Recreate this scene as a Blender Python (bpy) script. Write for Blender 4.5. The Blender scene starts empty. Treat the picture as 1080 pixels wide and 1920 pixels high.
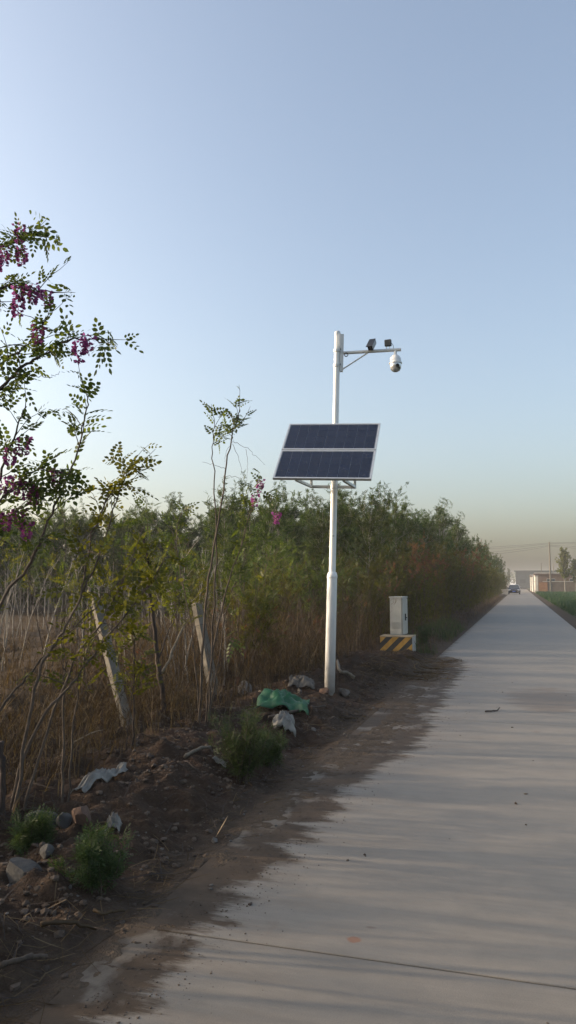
import bpy, bmesh, math, random
import numpy as np
from mathutils import Vector, Matrix

# ------------------------------------------------------------------ camera, sky, sun, exposure
SC = bpy.context.scene
COL = SC.collection
R = math.radians
F = 1440.0                                   # focal length in photo pixels (1080 x 1920)
EYE = 1.6
PITCH = math.atan(135 / F)                   # horizon 135 px below the picture centre
YAW = math.atan(435 / F * math.cos(PITCH))   # the road runs along +Y, vanishing right of centre
FH = np.array([-math.sin(YAW), math.cos(YAW), 0.0])
RT = np.array([math.cos(YAW), math.sin(YAW), 0.0])
ZZ = np.array([0.0, 0.0, 1.0])
FW = FH * math.cos(PITCH) + ZZ * math.sin(PITCH)
UP = -FH * math.sin(PITCH) + ZZ * math.cos(PITCH)
CAM = np.array([0.0, 0.0, EYE])

cam = bpy.data.cameras.new('camera')
cam.sensor_fit = 'VERTICAL'; cam.sensor_height = 36.0; cam.lens = 36.0 * F / 1920
cam.clip_start = 0.05; cam.clip_end = 6000
camo = bpy.data.objects.new('camera', cam); COL.objects.link(camo)
camo.location = CAM; camo.rotation_euler = (R(90) + PITCH, 0, YAW)
SC.camera = camo

SUN_EL = R(14.5)
SUN_AZ = R(97.0)                             # left of the road direction
SUN_DIR = Vector((-math.sin(SUN_AZ) * math.cos(SUN_EL), math.cos(SUN_AZ) * math.cos(SUN_EL), math.sin(SUN_EL)))
world = bpy.data.worlds.new('World'); SC.world = world; world.use_nodes = True
wn = world.node_tree.nodes; wl = world.node_tree.links
bg = wn['Background']
sky = wn.new('ShaderNodeTexSky'); sky.sky_type = 'NISHITA'; sky.sun_disc = False
sky.sun_elevation = SUN_EL; sky.sun_rotation = -SUN_AZ
sky.altitude = 0; sky.air_density = 1.0; sky.dust_density = 4.8; sky.ozone_density = 1.4
hsv = wn.new('ShaderNodeHueSaturation'); hsv.inputs['Saturation'].default_value = 0.83
wl.new(sky.outputs[0], hsv.inputs['Color']); wl.new(hsv.outputs[0], bg.inputs['Color']); bg.inputs['Strength'].default_value = 0.15
sl = bpy.data.lights.new('sun', 'SUN'); sl.energy = 2.4; sl.angle = R(0.5); sl.color = (1.0, 0.80, 0.58)
so = bpy.data.objects.new('sun', sl); COL.objects.link(so)
so.rotation_euler = SUN_DIR.to_track_quat('Z', 'Y').to_euler(); so.location = (-30, -5, 20)
vs = SC.view_settings
vs.view_transform = 'Standard'; vs.look = 'None'; vs.gamma = 1.0; vs.use_curve_mapping = False
vs.exposure = 1.2
cy = SC.cycles
cy.use_denoising = True
try: cy.denoiser = 'OPENIMAGEDENOISE'
except Exception: pass
cy.max_bounces = 6; cy.diffuse_bounces = 3; cy.glossy_bounces = 2; cy.transmission_bounces = 4
cy.transparent_max_bounces = 6; cy.volume_bounces = 2; cy.caustics_reflective = False; cy.caustics_refractive = False

# ------------------------------------------------------------------ pixel helpers
def ray(px, py): return RT * ((px - 540) / F) + UP * ((960 - py) / F) + FW
def gnd(px, py, z=0.0):
    d = ray(px, py); return CAM + d * ((z - EYE) / d[2])
def dep(px, py, D):
    d = ray(px, py); return CAM + d * (D / (d @ FH))
def pxw(D): return D / F                       # metres per photo pixel at depth D

# ------------------------------------------------------------------ noise
def _hash(ix, iy, s):
    h = (ix.astype(np.int64) * 374761393 + iy.astype(np.int64) * 668265263 + s * 1442695041) & 0xffffffff
    h = ((h ^ (h >> 13)) * 1274126177) & 0xffffffff
    return ((h ^ (h >> 16)) & 0xffff) / 65535.0
def vnoise(x, y, s=0):
    x = np.asarray(x, float); y = np.asarray(y, float)
    ix = np.floor(x); iy = np.floor(y); fx = x - ix; fy = y - iy
    fx = fx * fx * (3 - 2 * fx); fy = fy * fy * (3 - 2 * fy)
    a = _hash(ix, iy, s); b = _hash(ix + 1, iy, s); c = _hash(ix, iy + 1, s); d = _hash(ix + 1, iy + 1, s)
    return (a * (1 - fx) + b * fx) * (1 - fy) + (c * (1 - fx) + d * fx) * fy
def fbm(x, y, s=0, o=4):
    t = 0; a = 0.5
    for i in range(o):
        t = t + a * vnoise(x, y, s + i * 17); x = x * 2.03; y = y * 2.03; a *= 0.5
    return t / (1 - 0.5 ** o)
def sstep(a, b, x):
    t = np.clip((np.asarray(x, float) - a) / (b - a), 0, 1); return t * t * (3 - 2 * t)

# ------------------------------------------------------------------ mesh helpers
class Geo:
    def __init__(s): s.v = []; s.f = []; s.n = 0
    def add(s, v, faces):
        v = np.asarray(v, float).reshape(-1, 3); faces = np.asarray(faces, np.int64)
        s.v.append(v); s.f.append(faces + s.n); s.n += len(v); return s
    def mesh(s, name):
        me = bpy.data.meshes.new(name)
        if not s.v: return me
        V = np.concatenate(s.v); me.vertices.add(len(V)); me.vertices.foreach_set('co', V.ravel().astype(np.float32))
        loops = np.concatenate([f.ravel() for f in s.f]); sizes = np.concatenate([np.full(len(f), f.shape[1]) for f in s.f])
        me.loops.add(len(loops)); me.loops.foreach_set('vertex_index', loops.astype(np.int32))
        st = np.concatenate([[0], np.cumsum(sizes)[:-1]])
        me.polygons.add(len(sizes)); me.polygons.foreach_set('loop_start', st.astype(np.int32))
        me.update(calc_edges=True); me.validate(); me.shade_flat(); return me
    def obj(s, name, mat, parent=None, smooth=False, origin=None):
        if origin is not None and parent is None:
            o0 = np.asarray(origin, float); s.v = [v - o0 for v in s.v]
        me = s.mesh(name)
        if mat is not None: me.materials.append(mat)
        if smooth and len(me.polygons): me.shade_smooth()
        o = bpy.data.objects.new(name, me); COL.objects.link(o)
        if parent is not None: o.parent = parent
        elif origin is not None: o.location = origin
        return o
    def box(s, c, sz, M=None):
        c = np.asarray(c, float); h = np.asarray(sz, float) / 2
        v = np.array([[x, y, z] for x in (-1, 1) for y in (-1, 1) for z in (-1, 1)]) * h
        if M is not None: v = v @ np.asarray(M).T
        return s.add(v + c, [[0, 1, 3, 2], [4, 6, 7, 5], [0, 4, 5, 1], [2, 3, 7, 6], [0, 2, 6, 4], [1, 5, 7, 3]])
    def tube(s, path, rad, n=6, cap=True, M=None):
        P = np.asarray(path, float); m = len(P); rad = np.broadcast_to(np.asarray(rad, float), (m,))
        T = np.gradient(P, axis=0); T /= np.linalg.norm(T, axis=1)[:, None] + 1e-12
        ref = np.array([0.31, 0.95, 0.05]) if abs(T[0, 2]) > 0.7 else np.array([0.0, 0.0, 1.0])
        A = np.cross(T, ref); A /= np.linalg.norm(A, axis=1)[:, None] + 1e-12
        B = np.cross(T, A)
        th = np.arange(n) * 2 * math.pi / n
        V = P[:, None, :] + rad[:, None, None] * (np.cos(th)[None, :, None] * A[:, None, :] + np.sin(th)[None, :, None] * B[:, None, :])
        i = np.arange(m - 1)[:, None] * n; j = np.arange(n)[None, :]; k = (j + 1) % n
        q = np.stack([i + j, i + k, i + n + k, i + n + j], -1).reshape(-1, 4)
        s.add(V.reshape(-1, 3), q)
        if cap and n > 2:
            base = s.n - m * n
            s.f.append(np.array([[base + a for a in range(n)][::-1]])); s.f.append(np.array([[base + (m - 1) * n + a for a in range(n)]]))
        return s
    def lathe(s, prof, c=(0, 0, 0), n=16, M=None):
        prof = np.asarray(prof, float); th = np.arange(n) * 2 * math.pi / n
        V = np.stack([prof[:, 0:1] * np.cos(th), prof[:, 0:1] * np.sin(th), np.repeat(prof[:, 1:2], n, 1)], -1)
        V = V.reshape(-1, 3)
        if M is not None: V = V @ np.asarray(M).T
        m = len(prof); i = np.arange(m - 1)[:, None] * n; j = np.arange(n)[None, :]; k = (j + 1) % n
        return s.add(V + np.asarray(c, float), np.stack([i + j, i + k, i + n + k, i + n + j], -1).reshape(-1, 4))
    def grid(s, X, Y, Z):
        a, b = X.shape; i = np.arange(a - 1)[:, None] * b; j = np.arange(b - 1)[None, :]
        q = np.stack([i + j, i + b + j, i + b + j + 1, i + j + 1], -1).reshape(-1, 4)
        return s.add(np.stack([X, Y, Z], -1).reshape(-1, 3), q)

def thing(name, loc, label, cat, group=None, rz=0):
    o = bpy.data.objects.new(name, None); COL.objects.link(o); o.empty_display_size = 0.2
    o.location = loc; o.rotation_euler = (0, 0, rz); return tag(o, label, cat, group)
def tag(o, label=None, cat=None, group=None, kind=None):
    for k, v in (('label', label), ('category', cat), ('group', group), ('kind', kind)):
        if v: o[k] = v
    return o
def bevel(o, w, seg=2):
    m = o.modifiers.new('bevel', 'BEVEL'); m.width = w; m.segments = seg; m.limit_method = 'ANGLE'; m.angle_limit = R(40); return o
def copy_tree(o, parent=None):
    c = o.copy(); COL.objects.link(c); c.parent = parent
    for ch in o.children: copy_tree(ch, c)
    return c

# ------------------------------------------------------------------ materials
MATS = {}
def new_mat(name):
    m = bpy.data.materials.new(name); m.use_nodes = True; MATS[name] = m
    return m, m.node_tree.nodes, m.node_tree.links
def nd(n, t, **kw):
    x = n.new(t)
    for k, v in kw.items():
        if k in x.inputs: x.inputs[k].default_value = v
        else: setattr(x, k, v)
    return x
def ramp(n, l, fac, stops):
    r = n.new('ShaderNodeValToRGB'); e = r.color_ramp.elements
    while len(e) < len(stops): e.new(0.5)
    for a, (p, c) in zip(e, stops): a.position = p; a.color = (*c, 1) if len(c) == 3 else c
    l.new(fac, r.inputs[0]); return r.outputs[0]
def mixc(n, l, fac, a, b, mode='MIX'):
    m = n.new('ShaderNodeMix'); m.data_type = 'RGBA'; m.blend_type = mode
    for s, v in ((m.inputs[0], fac), (m.inputs[6], a), (m.inputs[7], b)):
        if hasattr(v, 'type') and hasattr(v, 'links'): l.new(v, s)
        elif isinstance(v, (int, float)): s.default_value = v
        else: s.default_value = (*v, 1)
    return m.outputs[2]
def noise(n, l, scale, detail=4, vec=None, rough=0.55, dist=0.0):
    x = nd(n, 'ShaderNodeTexNoise', Scale=scale, Detail=detail, Roughness=rough, Distortion=dist)
    if vec is not None: l.new(vec, x.inputs['Vector'])
    return x.outputs[0]
def mapped(n, l, src, scale):
    m = n.new('ShaderNodeMapping'); m.inputs['Scale'].default_value = scale; l.new(src, m.inputs[0]); return m.outputs[0]
def bump(n, l, h, strength, dist, bsdf):
    b = nd(n, 'ShaderNodeBump', Strength=strength, Distance=dist); l.new(h, b.inputs['Height']); l.new(b.outputs[0], bsdf.inputs['Normal'])

def simple(name, c1, c2, scale=8, rough=0.6, metal=0.0, bmp=0.0, spec=0.5, rnd=0.0):
    m, n, l = new_mat(name); b = n['Principled BSDF']
    tc = n.new('ShaderNodeTexCoord')
    f = noise(n, l, scale, 5, tc.outputs['Object'])
    c = ramp(n, l, f, [(0.3, c1), (0.7, c2)])
    if rnd:
        oi = n.new('ShaderNodeObjectInfo'); mr = nd(n, 'ShaderNodeMapRange'); mr.inputs[3].default_value = 1 - rnd; mr.inputs[4].default_value = 1 + rnd
        l.new(oi.outputs['Random'], mr.inputs[0]); hs = n.new('ShaderNodeHueSaturation'); l.new(mr.outputs[0], hs.inputs['Value']); l.new(c, hs.inputs['Color']); c = hs.outputs[0]
    l.new(c, b.inputs['Base Color']); b.inputs['Roughness'].default_value = rough; b.inputs['Metallic'].default_value = metal
    b.inputs['Specular IOR Level'].default_value = spec
    if bmp: bump(n, l, noise(n, l, scale * 4, 6, tc.outputs['Object']), bmp, 0.02, b)
    return m

def leafmat(name, stops, trans=0.45, gloss=0.06, hue=0.02, tint=(1.25, 1.15, 0.55)):
    """leaf: diffuse + translucent; varies by leaflet, by plant and by place in the plant"""
    m, n, l = new_mat(name); n.remove(n['Principled BSDF']); out = n['Material Output']
    g = n.new('ShaderNodeNewGeometry'); oi = n.new('ShaderNodeObjectInfo')
    tc = n.new('ShaderNodeTexCoord'); nz = noise(n, l, 1.6, 2, tc.outputs['Object'])
    a = nd(n, 'ShaderNodeMath', operation='MULTIPLY_ADD'); l.new(g.outputs['Random Per Island'], a.inputs[0]); a.inputs[1].default_value = 0.45
    b = nd(n, 'ShaderNodeMath', operation='MULTIPLY_ADD'); l.new(nz, b.inputs[0]); b.inputs[1].default_value = 0.55; l.new(b.outputs[0], a.inputs[2])
    b.inputs[2].default_value = -0.02
    c = ramp(n, l, a.outputs[0], stops)
    hs = n.new('ShaderNodeHueSaturation'); l.new(c, hs.inputs['Color'])
    mr = nd(n, 'ShaderNodeMapRange'); l.new(oi.outputs['Random'], mr.inputs[0]); mr.inputs[3].default_value = 0.5 - hue; mr.inputs[4].default_value = 0.5 + hue
    l.new(mr.outputs[0], hs.inputs['Hue'])
    mv = nd(n, 'ShaderNodeMapRange'); ml = nd(n, 'ShaderNodeMath', operation='MULTIPLY'); ml.inputs[1].default_value = 7.31
    fr = nd(n, 'ShaderNodeMath', operation='FRACT'); l.new(oi.outputs['Random'], ml.inputs[0]); l.new(ml.outputs[0], fr.inputs[0]); l.new(fr.outputs[0], mv.inputs[0])
    mv.inputs[3].default_value = 0.8; mv.inputs[4].default_value = 1.2; l.new(mv.outputs[0], hs.inputs['Value'])
    d = n.new('ShaderNodeBsdfDiffuse'); t = n.new('ShaderNodeBsdfTranslucent'); gl = nd(n, 'ShaderNodeBsdfGlossy', Roughness=0.45)
    gl.inputs['Color'].default_value = (0.6, 0.6, 0.6, 1)
    l.new(hs.outputs[0], d.inputs['Color'])
    tcol = mixc(n, l, 1.0, hs.outputs[0], tint, 'MULTIPLY'); l.new(tcol, t.inputs['Color'])
    m1 = nd(n, 'ShaderNodeMixShader'); m1.inputs[0].default_value = trans; l.new(d.outputs[0], m1.inputs[1]); l.new(t.outputs[0], m1.inputs[2])
    m2 = nd(n, 'ShaderNodeMixShader'); m2.inputs[0].default_value = gloss; l.new(m1.outputs[0], m2.inputs[1]); l.new(gl.outputs[0], m2.inputs[2])
    l.new(m2.outputs[0], out.inputs['Surface']); return m

def mat_ground():
    m, n, l = new_mat('soil'); b = n['Principled BSDF']; g = n.new('ShaderNodeNewGeometry'); P = g.outputs['Position']
    sp = n.new('ShaderNodeSeparateXYZ'); l.new(P, sp.inputs[0])
    n1 = noise(n, l, 1.1, 6, P, 0.6); n2 = noise(n, l, 9, 6, P, 0.65); n3 = noise(n, l, 45, 3, P, 0.6)
    dirt = ramp(n, l, n2, [(0.25, (0.018, 0.011, 0.007)), (0.5, (0.042, 0.026, 0.016)), (0.78, (0.080, 0.053, 0.034))])
    dirt = mixc(n, l, ramp(n, l, n1, [(0.42, (0, 0, 0)), (0.66, (1, 1, 1))]), dirt, (0.054, 0.033, 0.022))
    # pale dry dust lying on the slab edge
    mr = nd(n, 'ShaderNodeMapRange'); l.new(sp.outputs['X'], mr.inputs[0]); mr.inputs[1].default_value = -2.15; mr.inputs[2].default_value = -1.75
    dust = ramp(n, l, n2, [(0.3, (0.055, 0.040, 0.028)), (0.7, (0.098, 0.073, 0.052))])
    c = mixc(n, l, mr.outputs[0], dirt, dust)
    # tilled field further left: dry brown with straw
    fr = nd(n, 'ShaderNodeMapRange'); l.new(sp.outputs['X'], fr.inputs[0]); fr.inputs[1].default_value = -3.4; fr.inputs[2].default_value = -5.0
    field = ramp(n, l, n2, [(0.3, (0.030, 0.020, 0.012)), (0.6, (0.058, 0.039, 0.024)), (0.8, (0.09, 0.064, 0.039))])
    c = mixc(n, l, fr.outputs[0], c, field)
    # right: soil under the wheat, then farmland
    rr = nd(n, 'ShaderNodeMapRange'); l.new(sp.outputs['X'], rr.inputs[0]); rr.inputs[1].default_value = 2.3; rr.inputs[2].default_value = 2.9
    grn = ramp(n, l, n1, [(0.3, (0.030, 0.055, 0.018)), (0.7, (0.055, 0.080, 0.028))])
    c = mixc(n, l, rr.outputs[0], c, grn)
    l.new(c, b.inputs['Base Color']); b.inputs['Roughness'].default_value = 0.95; b.inputs['Specular IOR Level'].default_value = 0.2
    ad = nd(n, 'ShaderNodeMath', operation='ADD'); l.new(n2, ad.inputs[0]); l.new(n3, ad.inputs[1])
    bump(n, l, ad.outputs[0], 0.9, 0.03, b); return m

def dirt_edge(y):
    """how far the earth lies over the slab, as an X"""
    return np.interp(y, [0, 2.4, 4.2, 5.5, 6.6, 7.6, 9, 12, 14.5, 16.6, 17.6, 18.5, 30, 60, 200],
                     [-1.42, -1.40, -1.38, -1.30, -1.22, -1.02, -0.98, -1.05, -1.02, -1.12, -1.62, -1.70, -1.72, -1.72, -1.74])
def mat_concrete():
    m, n, l = new_mat('road_concrete'); b = n['Principled BSDF']; g = n.new('ShaderNodeNewGeometry'); P = g.outputs['Position']
    sp = n.new('ShaderNodeSeparateXYZ'); l.new(P, sp.inputs[0]); oi = n.new('ShaderNodeObjectInfo')
    n1 = noise(n, l, 0.7, 5, P, 0.6); n2 = noise(n, l, 6, 6, P, 0.65); n3 = noise(n, l, 160, 3, P, 0.6)
    br = noise(n, l, 1.0, 4, mapped(n, l, P, (1.2, 26, 1)), 0.6)      # broomed across the road
    c = ramp(n, l, n1, [(0.3, (0.150, 0.137, 0.123)), (0.7, (0.193, 0.177, 0.159))])
    c = mixc(n, l, 0.35, c, ramp(n, l, n2, [(0.3, (0.13, 0.119, 0.108)), (0.7, (0.25, 0.232, 0.212))]))
    c = mixc(n, l, 0.22, c, ramp(n, l, br, [(0.3, (0.12, 0.111, 0.101)), (0.7, (0.26, 0.242, 0.222))]))
    c = mixc(n, l, 0.18, c, ramp(n, l, n3, [(0.25, (0.09, 0.083, 0.076)), (0.6, (0.31, 0.295, 0.275))]))
    # worn wheel tracks slightly darker / smoother
    w = nd(n, 'ShaderNodeMath', operation='ABSOLUTE'); l.new(sp.outputs['X'], w.inputs[0])
    w2 = nd(n, 'ShaderNodeMath', operation='SUBTRACT'); l.new(w.outputs[0], w2.inputs[0]); w2.inputs[1].default_value = 0.75
    w3 = nd(n, 'ShaderNodeMath', operation='ABSOLUTE'); l.new(w2.outputs[0], w3.inputs[0])
    w4 = nd(n, 'ShaderNodeMapRange'); l.new(w3.outputs[0], w4.inputs[0]); w4.inputs[1].default_value = 0.0; w4.inputs[2].default_value = 0.4; w4.inputs[3].default_value = 0.22; w4.inputs[4].default_value = 0.0
    c = mixc(n, l, w4.outputs[0], c, (0.15, 0.146, 0.143))
    # earth trodden over the left edge of the slabs, in the outline dirt_edge() gives
    yn = nd(n, 'ShaderNodeMath', operation='MULTIPLY'); l.new(sp.outputs['Y'], yn.inputs[0]); yn.inputs[1].default_value = 1 / 20.0
    fc = n.new('ShaderNodeFloatCurve'); cv = fc.mapping.curves[0]
    pts = [(yy, (float(dirt_edge(yy)) + 2) / 1.2) for yy in (0, 4.2, 5.5, 6.6, 7.6, 9, 12, 14.5, 16.6, 17.6, 18.5, 20)]
    while len(cv.points) < len(pts): cv.points.new(0.5, 0.5)
    for q_, (a_, b_) in zip(cv.points, pts): q_.location = (a_ / 20, b_); q_.handle_type = 'VECTOR'
    fc.mapping.update(); l.new(yn.outputs[0], fc.inputs['Value'])
    xe = nd(n, 'ShaderNodeMath', operation='MULTIPLY_ADD'); l.new(fc.outputs[0], xe.inputs[0]); xe.inputs[1].default_value = 1.2; xe.inputs[2].default_value = -2.0
    dxm = nd(n, 'ShaderNodeMath', operation='SUBTRACT'); l.new(sp.outputs['X'], dxm.inputs[0]); l.new(xe.outputs[0], dxm.inputs[1])
    dn = noise(n, l, 1.0, 7, mapped(n, l, P, (1.7, 5.5, 1)), 0.68)
    nn_ = nd(n, 'ShaderNodeMath', operation='MULTIPLY_ADD'); l.new(dn, nn_.inputs[0]); nn_.inputs[1].default_value = -0.9; l.new(dxm.outputs[0], nn_.inputs[2])
    dmk = nd(n, 'ShaderNodeMapRange'); l.new(nn_.outputs[0], dmk.inputs[0]); dmk.inputs[1].default_value = -0.42; dmk.inputs[2].default_value = -0.54; dmk.inputs[3].default_value = 0.0; dmk.inputs[4].default_value = 0.92
    hn = noise(n, l, 1.0, 5, mapped(n, l, P, (3.2, 2.0, 1)), 0.6)
    hm = ramp(n, l, hn, [(0.53, (1, 1, 1)), (0.62, (0.50, 0.50, 0.50))])
    dm = nd(n, 'ShaderNodeMath', operation='MULTIPLY'); l.new(dmk.outputs[0], dm.inputs[0]); l.new(hm, dm.inputs[1])
    dirtc = ramp(n, l, n2, [(0.3, (0.034, 0.024, 0.017)), (0.7, (0.070, 0.051, 0.037))])
    # thin dust feathering out over the road
    dr = nd(n, 'ShaderNodeMapRange'); l.new(dxm.outputs[0], dr.inputs[0]); dr.inputs[1].default_value = 0.9; dr.inputs[2].default_value = -0.1; dr.inputs[3].default_value = 0.0; dr.inputs[4].default_value = 0.9
    dsm = nd(n, 'ShaderNodeMath', operation='MULTIPLY'); l.new(dr.outputs[0], dsm.inputs[0]); l.new(ramp(n, l, dn, [(0.42, (0, 0, 0)), (0.68, (0.6, 0.6, 0.6))]), dsm.inputs[1])
    c = mixc(n, l, dsm.outputs[0], c, (0.115, 0.09, 0.068))
    c = mixc(n, l, dm.outputs[0], c, dirtc)
    # rust-brown spill stains
    st = noise(n, l, 0.9, 3, mapped(n, l, P, (1.6, 1.0, 1)), 0.5, 0.6)
    c = mixc(n, l, ramp(n, l, st, [(0.70, (0, 0, 0)), (0.74, (0.5, 0.5, 0.5))]), c, (0.15, 0.10, 0.075))
    # a rusty spot and a patch of spilled earth
    for (cx_, cy_, rx_, ry_, amt, colr) in ((gnd(664, 1762)[0], gnd(664, 1762)[1], .035, .030, .75, (0.19, 0.085, 0.045)), (gnd(700, 1748)[0] - .02, gnd(690, 1738)[1], .03, .015, .5, (0.10, 0.06, 0.04)), (gnd(1025, 1312)[0], gnd(1025, 1312)[1], .55, 1.3, .60, (0.115, 0.085, 0.062))):
        mp_ = n.new('ShaderNodeMapping'); mp_.inputs['Location'].default_value = (-cx_ / rx_, -cy_ / ry_, 0); mp_.inputs['Scale'].default_value = (1 / rx_, 1 / ry_, 0); l.new(P, mp_.inputs[0])
        ln_ = nd(n, 'ShaderNodeVectorMath', operation='LENGTH'); l.new(mp_.outputs[0], ln_.inputs[0])
        ad_ = nd(n, 'ShaderNodeMath', operation='MULTIPLY_ADD'); l.new(dn if rx_ > .2 else n2, ad_.inputs[0]); ad_.inputs[1].default_value = 2.4; l.new(ln_.outputs['Value'], ad_.inputs[2])
        sm2 = nd(n, 'ShaderNodeMapRange'); l.new(ad_.outputs[0], sm2.inputs[0]); sm2.inputs[1].default_value = 2.25; sm2.inputs[2].default_value = 1.85; sm2.inputs[3].default_value = 0.0; sm2.inputs[4].default_value = amt
        c = mixc(n, l, sm2.outputs[0], c, colr)
    hs = n.new('ShaderNodeHueSaturation'); mv = nd(n, 'ShaderNodeMapRange'); l.new(oi.outputs['Random'], mv.inputs[0]); mv.inputs[3].default_value = 0.94; mv.inputs[4].default_value = 1.06
    l.new(mv.outputs[0], hs.inputs['Value']); c = mixc(n, l, 1.0, c, (1.02, 0.965, 0.87), 'MULTIPLY')
    l.new(c, hs.inputs['Color']); l.new(hs.outputs[0], b.inputs['Base Color'])
    b.inputs['Roughness'].default_value = 0.62
    sm_ = nd(n, 'ShaderNodeMapRange'); l.new(dm.outputs[0], sm_.inputs[0]); sm_.inputs[3].default_value = 0.5; sm_.inputs[4].default_value = 0.08; l.new(sm_.outputs[0], b.inputs['Specular IOR Level'])
    ad = nd(n, 'ShaderNodeMath', operation='ADD'); l.new(br, ad.inputs[0]); l.new(n3, ad.inputs[1])
    bump(n, l, ad.outputs[0], 0.30, 0.006, b); return m

def mat_paint_pole():
    m, n, l = new_mat('white_pole_paint'); b = n['Principled BSDF']; tc = n.new('ShaderNodeTexCoord'); O = tc.outputs['Object']
    f = noise(n, l, 3, 5, mapped(n, l, O, (6, 6, 1)))
    c = ramp(n, l, f, [(0.25, (0.66, 0.67, 0.66)), (0.6, (0.80, 0.80, 0.79))])
    sp = n.new('ShaderNodeSeparateXYZ'); l.new(O, sp.inputs[0])
    mr = nd(n, 'ShaderNodeMapRange'); l.new(sp.outputs['Z'], mr.inputs[0]); mr.inputs[1].default_value = 0.45; mr.inputs[2].default_value = 0.0
    mm = nd(n, 'ShaderNodeMath', operation='MULTIPLY'); l.new(mr.outputs[0], mm.inputs[0]); l.new(noise(n, l, 14, 5, O), mm.inputs[1])
    c = mixc(n, l, mm.outputs[0], c, (0.22, 0.17, 0.12))
    l.new(c, b.inputs['Base Color']); b.inputs['Roughness'].default_value = 0.42; return m

def mat_haze():
    m, n, l = new_mat('haze_air'); n.remove(n['Principled BSDF'])
    v = nd(n, 'ShaderNodeVolumePrincipled', Density=0.0007, Anisotropy=0.1)
    v.inputs['Color'].default_value = (0.96, 0.96, 0.97, 1)
    l.new(v.outputs[0], n['Material Output'].inputs['Volume']); return m

SOIL = mat_ground(); CONC = mat_concrete(); POLEP = mat_paint_pole()
BARK = simple('bark_brown', (0.040, 0.029, 0.021), (0.090, 0.066, 0.047), 18, 0.9, bmp=0.4, rnd=0.2)
BARKG = simple('bark_grey', (0.13, 0.115, 0.095), (0.27, 0.245, 0.21), 14, 0.9, bmp=0.4, rnd=0.25)
DARKBARK = simple('bark_dark', (0.022, 0.015, 0.012), (0.055, 0.036, 0.026), 20, 0.9, bmp=0.5)
LEAF_N = leafmat('locust_leaf', [(0.2, (0.030, 0.052, 0.014)), (0.5, (0.062, 0.095, 0.022)), (0.85, (0.115, 0.140, 0.024))], 0.5, 0.03, 0.012)
LEAF_Y = leafmat('young_locust_leaf', [(0.2, (0.048, 0.060, 0.011)), (0.5, (0.092, 0.104, 0.014)), (0.85, (0.17, 0.165, 0.022))], 0.5, 0.025, 0.012)
LEAF_B = leafmat('nursery_leaf', [(0.2, (0.018, 0.036, 0.009)), (0.5, (0.042, 0.070, 0.014)), (0.85, (0.088, 0.115, 0.022))], 0.42, 0.02, 0.018)
LEAF_O = leafmat('olive_leaf', [(0.2, (0.036, 0.042, 0.009)), (0.5, (0.072, 0.078, 0.014)), (0.85, (0.125, 0.112, 0.022))], 0.42, 0.018, 0.02)
LEAF_R = leafmat('russet_leaf', [(0.2, (0.075, 0.030, 0.018)), (0.5, (0.150, 0.060, 0.034)), (0.85, (0.22, 0.11, 0.055))], 0.4, 0.03, 0.02)
LEAF_W = leafmat('weed_leaf', [(0.2, (0.024, 0.042, 0.016)), (0.5, (0.045, 0.075, 0.026)), (0.85, (0.080, 0.105, 0.034))], 0.35, 0.03, 0.02)
WHEAT = leafmat('wheat_blade', [(0.2, (0.022, 0.055, 0.020)), (0.5, (0.040, 0.088, 0.030)), (0.85, (0.070, 0.120, 0.040))], 0.35, 0.04, 0.0)
STRAW = leafmat('dry_straw', [(0.2, (0.040, 0.027, 0.016)), (0.5, (0.080, 0.055, 0.032)), (0.85, (0.19, 0.14, 0.082))], 0.25, 0.02, 0.0)
WEEDDRY = leafmat('dead_weed', [(0.2, (0.032, 0.022, 0.013)), (0.5, (0.068, 0.046, 0.027)), (0.85, (0.19, 0.14, 0.082))], 0.3, 0.02, 0.0)
PETAL = leafmat('pink_petal', [(0.2, (0.17, 0.028, 0.11)), (0.5, (0.28, 0.060, 0.19)), (0.85, (0.42, 0.15, 0.33))], 0.45, 0.02, 0.0, (1.05, 1.0, 1.25))
CLOD = simple('clod', (0.040, 0.027, 0.019), (0.110, 0.080, 0.058), 6, 0.95, bmp=0.5)
STONE = simple('stone', (0.07, 0.06, 0.052), (0.17, 0.152, 0.134), 7, 0.9, bmp=0.6, rnd=0.2)
STONED = simple('stone_dark', (0.035, 0.032, 0.030), (0.085, 0.08, 0.073), 7, 0.9, bmp=0.6)
BRICKS = simple('broken_brick', (0.075, 0.042, 0.028), (0.135, 0.08, 0.055), 9, 0.9, bmp=0.6)
POSTC = simple('post_concrete', (0.095, 0.083, 0.067), (0.165, 0.148, 0.122), 9, 0.9, bmp=0.5, rnd=0.1)

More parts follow.
